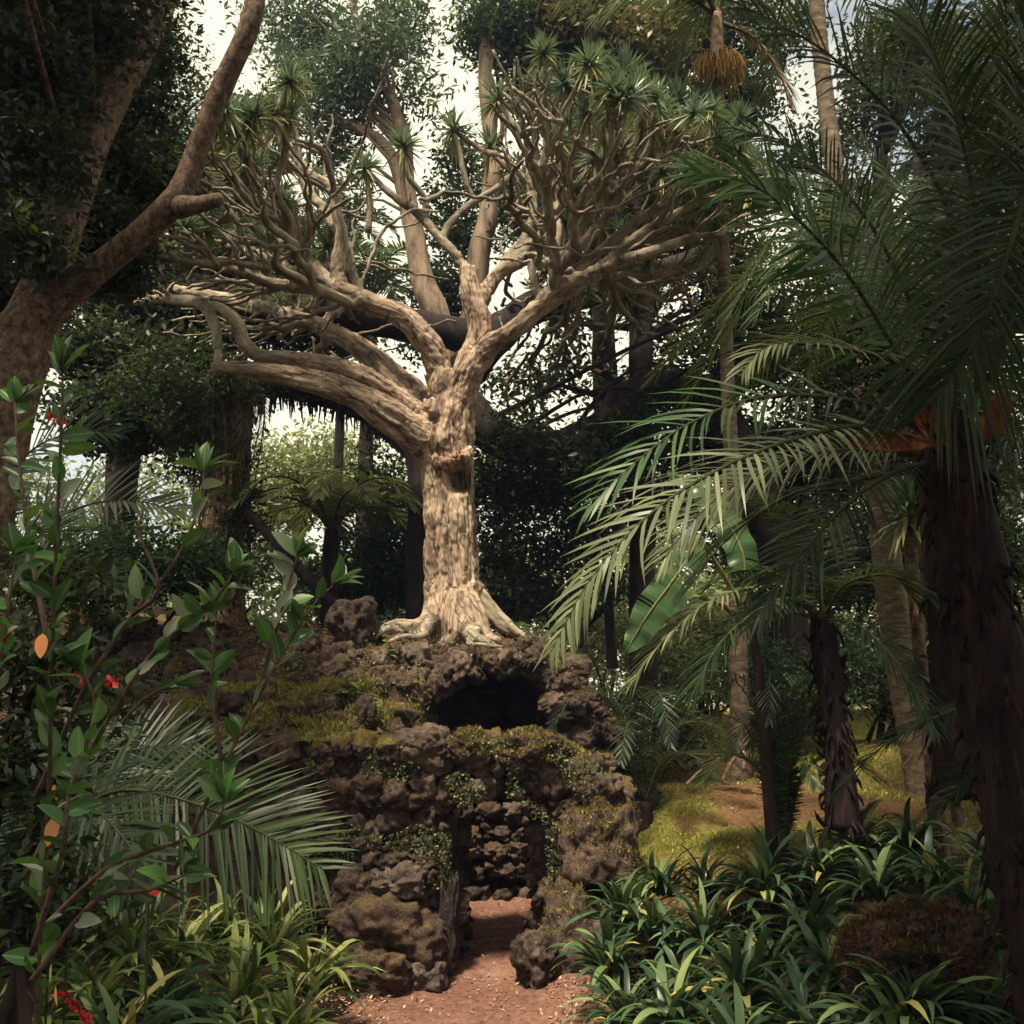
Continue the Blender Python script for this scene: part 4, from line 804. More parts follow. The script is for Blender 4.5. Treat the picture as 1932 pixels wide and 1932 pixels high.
# aerial root fringe under the lowest left limb
mb = MB(); rnd = random.Random(9)
for k in range(150):
    u = rnd.uniform(470, 720); v = np.interp(u, [470, 600, 720], [735, 742, 790]) + rnd.uniform(-14, 8); ln = rnd.uniform(12, 55)
    d = rnd.uniform(15.6, 16.2); a = P(u, v, d); b_ = P(u + rnd.uniform(-5, 5), v + ln, d); tube(mb, [a, (a + b_) / 2 + np.array([rnd.uniform(-.02, .02), 0, 0]), b_], [.03, .02, .006], 4, .2)
fr_t = thing('spreading_tree', 'dark limb fringed with hanging aerial roots behind the lowest left limb', 'tree')
mb.build('aerial_roots', M['dark_bark'], fr_t)['kind'] = 'stuff'
mb = MB(); pts = PL([(330, 700, 16), (420, 712, 16), (520, 728, 15.9), (620, 745, 15.9), (700, 775, 15.8), (770, 830, 15.7), (800, 900, 15.6), (800, 1200, 15.6)]); tube(mb, pts, [.1, .16, .2, .22, .25, .26, .27, .32], 12, .15, .2); mb.build('trunk', M['dark_bark'], fr_t, True)
crown(fr_t, [(600, 745, 15.9, 130, 16, .4, 34), (740, 800, 15.8, 50, 30, .4, 14), (430, 715, 16, 90, 24, .5, 34)], 50, .14, .1, M['leaf_dark'], 40, 'foliage')

# ------------------------------------------------------------------ palms
LFM = {}
def leaflet_mesh(key, mat, droop):
    if (key, droop) in LFM: return LFM[(key, droop)]
    V = []; 
    for tt_, ww in ((0, .55), (.2, 1), (.45, .95), (.72, .7)): V += [(-.5 * ww, tt_, -droop * tt_ ** 2), (0, tt_, -droop * tt_ ** 2 - .25 * ww * .0), (.5 * ww, tt_, -droop * tt_ ** 2)]
    V.append((0, 1, -droop)); f = []
    for k in range(3):
        for j in range(2): a = k * 3 + j; f.append([a, a + 1, a + 4, a + 3])
    mb = MB(); mb.add(V, f, [[9, 10, 12], [10, 11, 12]]); LFM[(key, droop)] = mb.mesh('leaflet', M[mat], True); return LFM[(key, droop)]
def frond(parent, pts, n, Lmax, wd, mat, rmat='rachis', r0=.02, angle=(75, 25), droop=.35, side_hint=None, seed=0, start=.12, dihedral=.25, individual=False, name='frond', hang=0.0, prof=None):
    rnd = np.random.RandomState(seed + 500); pts = np.array(pts, float); pp, ix = smooth_path(pts, .05 if individual else .08); 
    seglen = np.concatenate([[0], np.cumsum(np.linalg.norm(np.diff(pp, axis=0), axis=1))]); T = seglen[-1]
    mb = MB(); rr = np.interp(seglen / T, [0, .15, 1], [r0 * 1.6, r0, r0 * .15]); tube(mb, pp, rr, 6, raw=True)
    fo = mb.build(name, M[rmat], parent, True)
    tan = unit(np.gradient(pp, axis=0)); mb = MB()
    hint = np.array(side_hint if side_hint is not None else (0, 0, 1.0))
    for i in range(n):
        f = start + (1 - start) * (i + .5) / n; q = np.array([np.interp(f * T, seglen, pp[:, k]) for k in range(3)]); tg = unit(np.array([np.interp(f * T, seglen, tan[:, k]) for k in range(3)]))
        sd_ = unit(np.cross(tg, hint)); up = unit(np.cross(sd_, tg))
        L_ = Lmax * (np.interp(f, [start, .3, .6, .85, 1], [.45, .9, 1, .7, .3]))
        for sgn in (-1, 1):
            an = math.radians(np.interp(f, [start, 1], angle) + rnd.randn() * 4)
            d = unit(tg * math.cos(an) + sgn * sd_ * math.sin(an) + up * (dihedral + rnd.randn() * .08) + np.array([0, 0, -hang]))
            wv = unit(np.cross(d, up)) ; wv = unit(wv + up * rnd.randn() * .25); nv_ = np.cross(wv, d); l = L_ * rnd.uniform(.88, 1.08)
            if nv_[2] < 0: wv = -wv; nv_ = -nv_
            if rnd.rand() < .03: continue
            if individual:
                o = bpy.data.objects.new('leaflet', leaflet_mesh(mat, mat, rnd.choice([.15, .3, .5]) if droop > .2 else .08)); link(o, fo)
                o.matrix_local = Matrix(((wv[0] * wd, d[0] * l, nv_[0] * l, q[0]), (wv[1] * wd, d[1] * l, nv_[1] * l, q[1]), (wv[2] * wd, d[2] * l, nv_[2] * l, q[2]), (0, 0, 0, 1)))
            else:
                V = []; dr_ = droop * rnd.uniform(.6, 1.3)
                for tt_, ww in ((0, .6), (.3, 1), (.68, .75)): c = q + d * l * tt_ - np.array([0, 0, dr_ * l * tt_ ** 2]); V += [c - wv * wd * ww * .5, c + wv * wd * ww * .5]
                V.append(q + d * l - np.array([0, 0, dr_ * l])); mb.add(V, [[0, 1, 3, 2], [2, 3, 5, 4]], [[4, 5, 6]], rnd.rand())
    if not individual: 
        o = mb.build('leaflets', M[mat], fo); o['kind'] = 'stuff'
    return fo

def palm_trunk(parent, lst, mat, wob=.2, rings=True, seg=16, boots=0, bootmat=None, seed=0):
    mb = MB(); pts = [P(*q[:3]) for q in lst]; rad = [q[3] * MP(q[2]) for q in lst]
    pp, ix = smooth_path(pts, .05); rr = np.interp(ix, np.arange(len(pts)), rad)
    if rings: rr = rr * (1 + .035 * np.sin(np.arange(len(rr)) * 1.9))
    tube(mb, pp, rr, seg, raw=True, wob=wob * .5, wf=5); mb.build('trunk', M[mat], parent, True)
    if boots:
        rnd = random.Random(seed); mb = MB(); t_, n_, b_ = frames(pp)
        for k in range(boots):
            i = int(rnd.random() ** 1.3 * (len(pp) - 2)); a = rnd.random() * 6.28; o = n_[i] * math.cos(a) + b_[i] * math.sin(a); p0 = pp[i] + o * rr[i] * .9
            ln = rnd.uniform(.06, .22); e = p0 + o * ln * .5 + np.array([rnd.uniform(-.03, .03), 0, rnd.choice([-1, -1, .7]) * ln]); tube(mb, [p0, (p0 + e) / 2 + o * .02, e], [rnd.uniform(.012, .03), .015, .004], 4, .1)
        o = mb.build('old_leaf_bases', M[bootmat], parent); o['kind'] = 'stuff'

# 1. great feather palm on the right
bp = thing('feather_palm', 'great feather palm at right with a shaggy dark trunk and orange spathes', 'palm')
palm_trunk(bp, [(2070, 2350, 5.9, 84), (2005, 1900, 5.95, 76), (1935, 1550, 6, 70), (1868, 1250, 6, 64), (1825, 1020, 6, 60), (1800, 880, 6, 58), (1790, 800, 6, 40)], 'shag', .5, False, 22, 420, 'shag', 1)
ind = dict(individual=True)
frond(bp, PL([(1785, 830, 6), (1700, 680, 5.7), (1600, 520, 5.4), (1500, 410, 5.1), (1410, 345, 4.9), (1310, 325, 4.8)]), 66, .62, .027, 'leaflet_obj', seed=1, side_hint=(.1, -1, .35), droop=.25, dihedral=.1, **ind)
frond(bp, PL([(1780, 850, 6), (1640, 805, 5.6), (1480, 835, 5.3), (1330, 900, 5.1), (1210, 985, 5.0), (1110, 1100, 5.0), (1040, 1230, 5.0)]), 52, .50, .024, 'leaflet_lit', seed=2, side_hint=(0, -.6, 1), hang=.1, **ind)
frond(bp, PL([(1780, 830, 6), (1620, 760, 5.9), (1440, 750, 5.8), (1300, 800, 5.7), (1190, 880, 5.6), (1110, 960, 5.6)]), 32, .6, .024, 'leaflet_obj', seed=3, side_hint=(0, -.7, 1), **ind)
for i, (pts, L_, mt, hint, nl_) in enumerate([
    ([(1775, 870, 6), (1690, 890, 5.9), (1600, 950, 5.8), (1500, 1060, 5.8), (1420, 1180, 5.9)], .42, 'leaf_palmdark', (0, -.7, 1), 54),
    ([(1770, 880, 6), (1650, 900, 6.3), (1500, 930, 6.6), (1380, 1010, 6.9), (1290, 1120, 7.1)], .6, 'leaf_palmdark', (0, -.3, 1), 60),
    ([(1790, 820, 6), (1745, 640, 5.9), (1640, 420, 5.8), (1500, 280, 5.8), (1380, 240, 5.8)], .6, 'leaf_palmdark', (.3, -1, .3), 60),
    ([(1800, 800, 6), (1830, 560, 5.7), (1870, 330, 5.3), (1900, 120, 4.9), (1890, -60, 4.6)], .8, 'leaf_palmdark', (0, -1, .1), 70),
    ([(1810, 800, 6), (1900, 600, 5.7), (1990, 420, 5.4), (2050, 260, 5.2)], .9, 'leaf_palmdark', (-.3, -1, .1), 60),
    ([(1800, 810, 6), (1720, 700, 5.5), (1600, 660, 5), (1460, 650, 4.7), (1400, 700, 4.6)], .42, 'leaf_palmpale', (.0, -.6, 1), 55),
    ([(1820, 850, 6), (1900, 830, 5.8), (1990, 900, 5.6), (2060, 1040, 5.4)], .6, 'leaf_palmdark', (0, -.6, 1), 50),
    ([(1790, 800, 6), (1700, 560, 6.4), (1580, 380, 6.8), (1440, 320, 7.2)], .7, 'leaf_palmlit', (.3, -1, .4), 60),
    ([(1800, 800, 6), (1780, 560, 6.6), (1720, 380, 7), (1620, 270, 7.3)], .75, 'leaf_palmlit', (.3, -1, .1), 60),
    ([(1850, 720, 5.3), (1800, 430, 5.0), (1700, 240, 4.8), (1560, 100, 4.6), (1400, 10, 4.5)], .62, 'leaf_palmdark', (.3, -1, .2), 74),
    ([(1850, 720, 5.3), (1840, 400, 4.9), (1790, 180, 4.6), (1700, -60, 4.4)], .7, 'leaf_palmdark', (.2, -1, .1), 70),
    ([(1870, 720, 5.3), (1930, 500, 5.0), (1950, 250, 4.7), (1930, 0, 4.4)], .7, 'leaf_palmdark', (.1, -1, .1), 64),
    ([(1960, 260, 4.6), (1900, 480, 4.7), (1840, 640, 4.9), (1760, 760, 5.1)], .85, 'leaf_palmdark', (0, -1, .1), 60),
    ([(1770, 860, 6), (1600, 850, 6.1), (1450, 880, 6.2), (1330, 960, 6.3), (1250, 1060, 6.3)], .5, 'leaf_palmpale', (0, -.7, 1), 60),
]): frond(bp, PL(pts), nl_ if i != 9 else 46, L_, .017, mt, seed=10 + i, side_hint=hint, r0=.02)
# dead spathes / boat bracts
def spathe(parent, a, b_, w_, seed):
    a, b_ = P(*a), P(*b_); ax = unit(b_ - a); s = unit(np.cross(ax, [0, 1, 0])); n_ = np.cross(s, ax); Ll = np.linalg.norm(b_ - a); V = []; K, J = 12, 9; rnd = np.random.RandomState(seed)
    for i in range(K):
        f = i / (K - 1); ww = w_ * (.35 + .9 * math.sin(math.pi * min(f, .92) * .95)) * (1 if f < .9 else .7)
        for j in range(J):
            an = (j / (J - 1) - .5) * 2.6; V.append(a + ax * Ll * f + s * ww * math.sin(an) + n_ * ww * (math.cos(an) - .6) + rnd.randn(3) * .004 + n_ * .1 * f * f)
    i = np.arange(K - 1)[:, None] * J + np.arange(J - 1)[None]; mb = MB(); mb.add(V, np.stack([i, i + 1, i + J + 1, i + J], -1).reshape(-1, 4))
    o = mb.build('spathe', M['spathe'], parent, True); md = o.modifiers.new('s', 'SOLIDIFY'); md.thickness = .008
spathe(bp, (1775, 850, 5.9), (1728, 690, 5.7), .10, 1); spathe(bp, (1745, 805, 5.85), (1690, 742, 5.7), .045, 2); spathe(bp, (1755, 838, 5.8), (1620, 828, 5.6), .055, 3); spathe(bp, (1855, 835, 5.9), (1902, 745, 5.7), .07, 4)

bq = thing('feather_palm', 'second feather palm whose dark crown crowds behind the great right palm', 'palm')
palm_trunk(bq, [(1800, 1500, 8.6, 40), (1790, 1200, 8.6, 34), (1760, 900, 8.6, 30), (1720, 640, 8.6, 28), (1710, 590, 8.6, 16)], 'shag', .4, False, 14, 100, 'shag', 9)
for i in range(17):
    a = i * 2.4; e = np.array([math.cos(a), math.sin(a) * .8, 0]); p0 = P(1710, 600, 8.6); k = .35 + .75 * ((i * 5) % 7) / 6; ln = 1.5 + .5 * ((i * 3) % 4) / 3
    frond(bq, [p0, p0 + e * ln * .3 + np.array([0, 0, .7 * k]), p0 + e * ln * .7 + np.array([0, 0, .9 * k]), p0 + e * ln * 1.05 + np.array([0, 0, .35 * k - .2]), p0 + e * ln * 1.25 + np.array([0, 0, -.35])], 52, .5, .022, 'leaf_palmdark' if i % 4 else 'leaf_palmlit', seed=400 + i, r0=.018, droop=.3)
# 2. slender palm carrying orange fruit
fp = thing('slender_palm', 'slender ringed palm with a hanging orange fruit cluster at its top', 'palm')
palm_trunk(fp, [(1400, 1560, 13.3, 24), (1397, 1420, 13.3, 19), (1392, 1200, 13.3, 17), (1384, 950, 13.4, 15), (1372, 700, 13.5, 14), (1364, 450, 13.6, 13), (1358, 230, 13.7, 12), (1354, 150, 13.7, 13), (1353, 60, 13.7, 15), (1352, 20, 13.7, 10)], 'palm_trunk', .1)
mb = MB(); pts = PL([(1354, 118, 13.6), (1354, 80, 13.6), (1353, 25, 13.6)]); tube(mb, pts, [.15, .1, .07], 12, .05, .1); mb.build('crown_shaft', M['root'], fp, True)
mb = MB(); rnd = random.Random(2)
for k in range(300):
    a = rnd.random() * 6.28; r = rnd.uniform(.04, .40); p0 = P(1354, 108 + rnd.uniform(-4, 8), 13.6); mid = p0 + np.array([math.cos(a) * r, math.sin(a) * r, -.02 - .2 * r]); e = mid + np.array([math.cos(a) * .06, math.sin(a) * .06, -rnd.uniform(.1, .5)])
    e = e + np.array([rnd.uniform(-.06, .06), 0, 0]); tube(mb, [p0, mid, (mid + e) / 2 + np.array([rnd.uniform(-.03, .03), 0, 0]), e], [.008, .007, .009, .006], 4, .1)
mb.build('fruit_cluster', M['fruit'], fp)
for i, (pts, L_, mt) in enumerate([([(1352, 30, 13.7), (1260, -30, 13.2), (1180, -10, 12.8), (1120, 30, 12.6)], .7, 'leaf_palmpale'), ([(1352, 30, 13.7), (1250, -60, 13.7), (1130, -50, 13.5), (1060, 0, 13.4)], .7, 'leaf_palmpale'), ([(1352, 30, 13.7), (1390, -80, 13.5), (1480, -120, 13), (1570, -40, 12.6)], .7, 'leaf_palmlit'),
    ([(1356, 40, 13.7), (1420, 70, 13.4), (1465, 130, 13.2), (1490, 195, 13.1)], .62, 'leaf_dead'), ([(1352, 30, 13.7), (1310, -60, 13), (1290, -90, 12.4), (1260, -90, 12)], .7, 'leaf_palmlit'), ([(1352, 30, 13.7), (1350, -100, 14), (1330, -200, 14.4)], .7, 'leaf_palmlit')]):
    frond(fp, PL(pts), 60, L_, .045, mt, seed=40 + i, hang=.3, r0=.03)
# 3. thick palm trunk
tp = thing('ringed_palm', 'thick grey ringed palm trunk rising behind the great feather palm', 'palm')
palm_trunk(tp, [(1765, 1620, 12, 38), (1738, 1440, 12, 33), (1690, 1180, 12, 29), (1662, 960, 12, 25), (1630, 700, 12.1, 21), (1590, 420, 12.3, 19), (1562, 220, 12.5, 18), (1545, 60, 12.6, 17), (1535, -80, 12.7, 16)], 'palm_trunk', .1)
for i, a in enumerate(np.linspace(0, 5.6, 8)):
    p0 = P(1535, -80, 12.7); e = np.array([math.cos(a), math.sin(a), 0]); frond(tp, [p0, p0 + e * .8 + np.array([0, 0, .5]), p0 + e * 1.8 + np.array([0, 0, .3]), p0 + e * 2.6 + np.array([0, 0, -.7])], 40, .6, .035, 'leaf_palmdark', seed=60 + i, r0=.03)
# 4. small dark palm on the lawn edge
sp_ = thing('small_palm', 'small dark feather palm with arching fronds at the edge of the lawn', 'palm')
palm_trunk(sp_, [(1590, 1560, 9.2, 34), (1582, 1450, 9.2, 27), (1570, 1330, 9.2, 24), (1556, 1210, 9.2, 26), (1550, 1160, 9.2, 18)], 'shag', .4, False, 14, 120, 'shag', 4)
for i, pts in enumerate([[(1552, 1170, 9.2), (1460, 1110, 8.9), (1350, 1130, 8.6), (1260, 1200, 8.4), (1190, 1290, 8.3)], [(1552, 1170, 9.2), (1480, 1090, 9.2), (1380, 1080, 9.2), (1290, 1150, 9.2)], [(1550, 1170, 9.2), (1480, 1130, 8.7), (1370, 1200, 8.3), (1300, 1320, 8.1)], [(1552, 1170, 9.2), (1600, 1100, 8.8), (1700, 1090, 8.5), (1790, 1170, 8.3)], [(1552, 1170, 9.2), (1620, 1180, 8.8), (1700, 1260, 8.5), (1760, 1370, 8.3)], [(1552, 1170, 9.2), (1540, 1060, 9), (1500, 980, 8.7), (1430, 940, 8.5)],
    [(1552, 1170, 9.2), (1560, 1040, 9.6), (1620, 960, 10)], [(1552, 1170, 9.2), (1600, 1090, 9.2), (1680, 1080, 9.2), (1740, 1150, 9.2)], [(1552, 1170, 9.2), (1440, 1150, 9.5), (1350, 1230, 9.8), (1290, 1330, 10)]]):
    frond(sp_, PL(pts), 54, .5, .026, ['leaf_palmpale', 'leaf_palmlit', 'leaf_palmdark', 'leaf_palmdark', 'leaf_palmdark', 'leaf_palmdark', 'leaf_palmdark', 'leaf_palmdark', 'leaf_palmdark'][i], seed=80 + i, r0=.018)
# 5. cycad-like palm low right
cy = thing('low_palm', 'trunkless dark palm whose long frond arches over the shaded lawn', 'palm')
for i, pts in enumerate([[(2050, 1520, 8), (1960, 1360, 7.8), (1850, 1330, 7.6), (1750, 1360, 7.5), (1650, 1420, 7.4), (1580, 1500, 7.4)], [(2050, 1520, 8), (1980, 1330, 8.4), (1870, 1250, 8.6), (1740, 1240, 8.8)], [(2050, 1520, 8), (2000, 1300, 8), (1930, 1180, 8), (1850, 1120, 8)], [(2050, 1520, 8), (1950, 1450, 7.8), (1850, 1450, 7.6), (1780, 1520, 7.5)]]):
    frond(cy, PL(pts), 60, .42, .024, 'leaf_palmdark', seed=100 + i, r0=.016)
mb = MB(); tube(mb, PL([(2055, 1640, 8), (2052, 1560, 8), (2050, 1510, 8)]), [.16, .15, .1], 12, .06, .3); mb.build('trunk', M['shag'], cy, True)
ldp = P(1478, 1560, 9.75); ldp[2] = hz(ldp[0], ldp[1]) + .2
ld = thing('low_palm', 'dark trunkless palm fanning out at the lawn edge left of the small palm', 'palm')
for i, a in enumerate(np.linspace(0.1, 6.0, 16)):
    p0 = ldp; e = np.array([math.cos(a), math.sin(a) * .8, 0]); h_ = .7 + .3 * (i % 3)
    frond(ld, [p0, p0 + e * .22 + np.array([0, 0, h_]), p0 + e * .6 + np.array([0, 0, h_ * 1.25]), p0 + e * .95 + np.array([0, 0, h_ * .9])], 46, .3, .016, 'leaf_palmdark' if i % 3 else 'leaf_palmlit', seed=520 + i, r0=.014, droop=.25)
mb = MB(); tube(mb, [ldp - np.array([0, 0, .35]), ldp], [.1, .08], 10, .06, .3); mb.build('trunk', M['shag'], ld, True)
# fine dark ferny palms below the mound
fbp = P(1215, 1440, 12.2); fbp[2] = hz(fbp[0], fbp[1]) + .25
fb_ = thing('low_palm', 'trunkless bluish dark palm at the right foot of the rock mound', 'palm')
for i, a in enumerate(np.linspace(0.2, 6.1, 15)):
    p0 = fbp; e = np.array([math.cos(a), math.sin(a) * .8, 0]); h_ = .5 + .3 * (i % 3)
    frond(fb_, [p0, p0 + e * .35 + np.array([0, 0, h_]), p0 + e * .9 + np.array([0, 0, h_ * 1.15]), p0 + e * 1.35 + np.array([0, 0, h_ * .6])], 44, .32, .018, 'leaf_palmdark', seed=120 + i, r0=.012, angle=(70, 30), droop=.2)
mb = MB(); tube(mb, [fbp - np.array([0, 0, .4]), fbp], [.12, .1], 10, .06, .3); mb.build('trunk', M['shag'], fb_, True)
# 6. left hand fronds
lp = thing('feather_palm', 'green feather palm whose fronds fan out at far left below the leaning tree', 'palm')
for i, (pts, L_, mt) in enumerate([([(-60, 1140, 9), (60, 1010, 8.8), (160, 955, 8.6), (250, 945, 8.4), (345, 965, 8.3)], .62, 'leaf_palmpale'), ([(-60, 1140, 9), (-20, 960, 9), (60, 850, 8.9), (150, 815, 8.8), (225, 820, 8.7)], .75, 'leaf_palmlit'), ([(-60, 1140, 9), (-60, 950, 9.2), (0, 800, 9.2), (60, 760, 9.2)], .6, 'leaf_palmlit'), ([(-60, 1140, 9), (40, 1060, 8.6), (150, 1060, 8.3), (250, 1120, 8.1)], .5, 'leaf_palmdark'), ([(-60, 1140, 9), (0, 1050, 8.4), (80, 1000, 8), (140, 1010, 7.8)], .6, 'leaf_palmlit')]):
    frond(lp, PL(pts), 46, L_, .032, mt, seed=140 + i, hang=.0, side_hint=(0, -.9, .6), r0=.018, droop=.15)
mb = MB(); tube(mb, PL([(-60, 1450, 9), (-60, 1280, 9), (-60, 1130, 9)]), [.22, .2, .14], 12, .06, .3); mb.build('trunk', M['shag'], lp, True)
ll = thing('low_palm', 'dark feather palm with broad drooping fronds in front of the grotto left side', 'palm')
for i, (pts, L_, mt, n_) in enumerate([([(20, 1720, 7), (100, 1560, 6.9), (210, 1495, 6.8), (310, 1500, 6.7), (430, 1540, 6.6), (530, 1592, 6.5), (610, 1640, 6.4)], .78, 'leaf_palmlit', 88), ([(20, 1720, 7), (20, 1560, 6.7), (80, 1490, 6.4), (150, 1505, 6.2), (215, 1560, 6.0), (262, 1620, 5.9), (300, 1680, 5.9)], .6, 'leaf_palmdark', 64), ([(20, 1720, 7), (-20, 1560, 6.7), (0, 1440, 6.5), (60, 1400, 6.3)], .6, 'leaf_palmdark', 50), ([(20, 1720, 7), (60, 1560, 7.4), (140, 1420, 7.7), (250, 1350, 8)], .6, 'leaf_palmdark', 54), ([(20, 1720, 7), (100, 1600, 7.4), (220, 1430, 7.8), (370, 1400, 8)], .7, 'leaf_palmdark', 60), ([(20, 1720, 7), (-60, 1600, 6.7), (-60, 1560, 6.4), (0, 1600, 6)], .5, 'leaf_palmdark', 40)]):
    frond(ll, PL(pts), n_, L_, .022, mt, seed=160 + i, hang=.0, side_hint=(0, -1, .45), r0=.018, droop=.12, angle=(82, 35), dihedral=.0)
mb = MB(); tube(mb, PL([(20, 1830, 7), (20, 1710, 7)]), [.16, .12], 12, .06, .3); mb.build('trunk', M['shag'], ll, True)
# 7. background palms at left of the trunk and in the sky gap
for (nm, lab, u, v, d, mt, rr0, n_, seed) in [('young_palm', 'bright green young palm in front of the pale far tree', 625, 1000, 15, 'leaf_bright', 1.5, 14, 200), ('young_palm', 'far palm silhouetted in the sky gap between the left branches', 700, 560, 26, 'leaf_palmlit', 2.2, 12, 220), ('young_palm', 'second far palm just above and left in the same sky gap', 655, 440, 27, 'leaf_palmdark', 1.4, 10, 240), ('young_palm', 'small pale fern palm just right of the dragon tree roots', 950, 1215, 14.3, 'leaf_palmlit', .6, 10, 260)]:
    t_ = thing(nm, lab, 'palm'); p0 = P(u, v, d); g_ = hz(p0[0], p0[1])
    for i in range(n_):
        a = i / n_ * 6.28 + .3; e = np.array([math.cos(a), math.sin(a), 0]) * rr0; k = .55 if i % 2 else .8
        frond(t_, [p0, p0 + e * .3 + np.array([0, 0, .5 * k * rr0]), p0 + e * .75 + np.array([0, 0, .55 * k * rr0]), p0 + e * 1.1 + np.array([0, 0, .1 * rr0])], 40, .3 * rr0, .03 * rr0, mt, seed=seed + i, r0=.016 * rr0)
    mb = MB(); tube(mb, [np.array([p0[0], p0[1], g_ - .2]), (p0 + np.array([p0[0], p0[1], g_])) / 2, p0], [.12 * rr0, .1 * rr0, .07 * rr0], 10, .2); mb.build('trunk', M['shag'], t_, True)
# 8. old palm with a skirt of dead fronds, ivy round it
op = thing('old_palm', 'old palm with a skirt of hanging dead fronds and ivy left of the gap', 'palm')
palm_trunk(op, [(425, 1240, 14.5, 46), (420, 1100, 14.5, 40), (425, 950, 14.5, 38), (432, 800, 14.6, 42), (430, 720, 14.6, 36)], 'brown_bark', .5, False, 16, 260, 'dark_bark', 8)
for i in range(16):
    a = i / 16 * 6.28; p0 = P(430, 735, 14.6); e = np.array([math.cos(a), math.sin(a), 0])
    kk = .7 + .5 * ((i * 7) % 5) / 4; frond(op, [p0, p0 + e * .3 * kk + np.array([0, 0, .25 * kk]), p0 + e * .55 * kk + np.array([0, 0, -.2]), p0 + e * (.42 * kk) + np.array([0, 0, -1.5 * kk])], 30, .3, .02, 'leaf_dead' if i % 3 else 'leaf_palmdark', seed=280 + i, r0=.02, hang=.5)
rnd = random.Random(21); mb = MB()
for k in range(120):
    a = rnd.random() * 6.28; z0 = rnd.uniform(730, 1050); p0 = P(428, z0, 14.55) + np.array([math.cos(a) * .34, math.sin(a) * .34, 0]); tube(mb, [p0, p0 + np.array([rnd.uniform(-.05, .05), 0, -.4]), p0 + np.array([rnd.uniform(-.08, .08), 0, -rnd.uniform(.7, 1.2)])], [.025, .018, .006], 4, .3)
o = mb.build('hanging_fibres', M['leaf_dead'], op); o['kind'] = 'stuff'
crown(op, [(380, 860, 14.4, 60, 60, .4, 30), (470, 930, 14.3, 40, 120, .4, 26), (400, 740, 14.2, 110, 40, .6, 60), (350, 800, 14.2, 60, 50, .5, 30), (420, 1000, 14.1, 40, 100, .2, 20), (300, 720, 14.2, 90, 60, .6, 50)], 40, .13, .085, M['leaf_dark'], 41, 'ivy')[0]['kind'] = 'stuff'
# slanting bare trunk in front of the left dark tree
t_ = thing('sapling', 'thin bare trunk slanting down from the old palm to the left of the dragon tree', 'tree'); mb = MB()
tube(mb, PL([(455, 955, 14), (500, 1000, 14), (560, 1070, 13.9), (620, 1130, 13.8), (655, 1175, 13.7)]), [.07, .075, .08, .085, .1], 10, .1, .2); mb.build('trunk', M['dark_bark'], t_, True)
frond(t_, PL([(455, 955, 14), (440, 930, 13.9), (400, 935, 13.8), (360, 980, 13.7)]), 30, .25, .025, 'leaf_palmdark', seed=330, r0=.014)
# yuccas at right
for lab, u, v, d, s, n_, base in [('bright green yucca head between the thick trunk and the great palm', 1712, 950, 9.5, 1.0, 1, 1330), ('tall yucca with a skirt of dead leaves at the far right lawn', 1770, 1190, 10.5, 1.1, 6, 1330)]:
    t_ = thing('yucca', lab, 'yucca'); p0 = P(u, v, d); g_ = hz(p0[0], p0[1]); mb = MB(); tube(mb, [np.array([p0[0] + .05, p0[1], g_ - .1]), (p0 + np.array([p0[0], p0[1], g_])) / 2, p0], [.08, .07, .06], 10, .1, .3); mb.build('trunk', M['brown_bark'], t_, True)
    for i in range(n_ + 1): put_rosette(p0 - np.array([0, 0, .16 * i]), (0, 0, 1), s, t_)
# banana
bn = thing('banana_plant', 'banana plant with one big torn leaf hanging before the slender palm', 'banana plant')
def banana_leaf(pts, wmax, seed):
    rnd = np.random.RandomState(seed); pp, ix = smooth_path(PL(pts), .03); K = len(pp); tan = unit(np.gradient(pp, axis=0)); mb = MB(); J = 9
    sd_ = unit(np.cross(tan, np.array([.1, -1, .25]))); nn_ = np.cross(tan, sd_)
    for side in (-1, 1):
        cuts = set(rnd.randint(4, K - 4, 4)); V = []; rows = []
        for i in range(K):
            f = i / (K - 1); ww = wmax * math.sin(math.pi * min(1, f * .93 + .06)) ** .6; dr_ = .18 + .1 * math.sin(i * .35 + seed)
            rows.append([pp[i] + side * sd_[i] * ww * t2 + nn_[i] * (.02 * math.sin(i * .9)) * t2 - np.array([0, 0, dr_ * ww * t2 ** 2]) for t2 in np.linspace(0, 1, J)])
        V = np.array(rows); 
        for i in range(K - 1):
            r0_, r1_ = V[i].copy(), V[i + 1].copy()
            if i in cuts: r1_[1:] -= (r1_[1:] - r0_[1:]) * .55
            q = np.vstack([r0_, r1_]); a = np.arange(J - 1)[:, None]; mb.add(q, np.concatenate([a, a + 1, a + J + 1, a + J], 1), None, .5 + .4 * rnd.rand())
    mb.build('leaf', M['banana'], bn, True); mb = MB(); tube(mb, pp + np.array([0, -.006, 0]), np.linspace(.014, .003, K), 6, raw=True); mb.build('midrib', M['petiole'], bn, True)
banana_leaf([(1318, 1010, 8.7), (1300, 1050, 8.55), (1262, 1105, 8.45), (1222, 1160, 8.4), (1180, 1230, 8.4)], .17, 1)
banana_leaf([(1400, 1140, 9.2), (1400, 1040, 9.3), (1330, 930, 9.5), (1260, 890, 9.6)], .17, 3)
mb = MB(); pb = P(1420, 1190, 9.2)
for q in [[(1420, 1190, 9.2), (1390, 1130, 9), (1350, 1060, 8.8), (1318, 1010, 8.7)], [(1420, 1190, 9.2), (1410, 1120, 9.2), (1400, 1140, 9.2)], [(1420, 1190, 9.2), (1360, 1140, 9.1), (1310, 1125, 9)], [(1420, 1190, 9.2), (1400, 1100, 9.3), (1380, 1030, 9.4)]]: tube(mb, PL(q), [.035, .025, .018] + [.012] * (len(q) - 3), 8, .08)
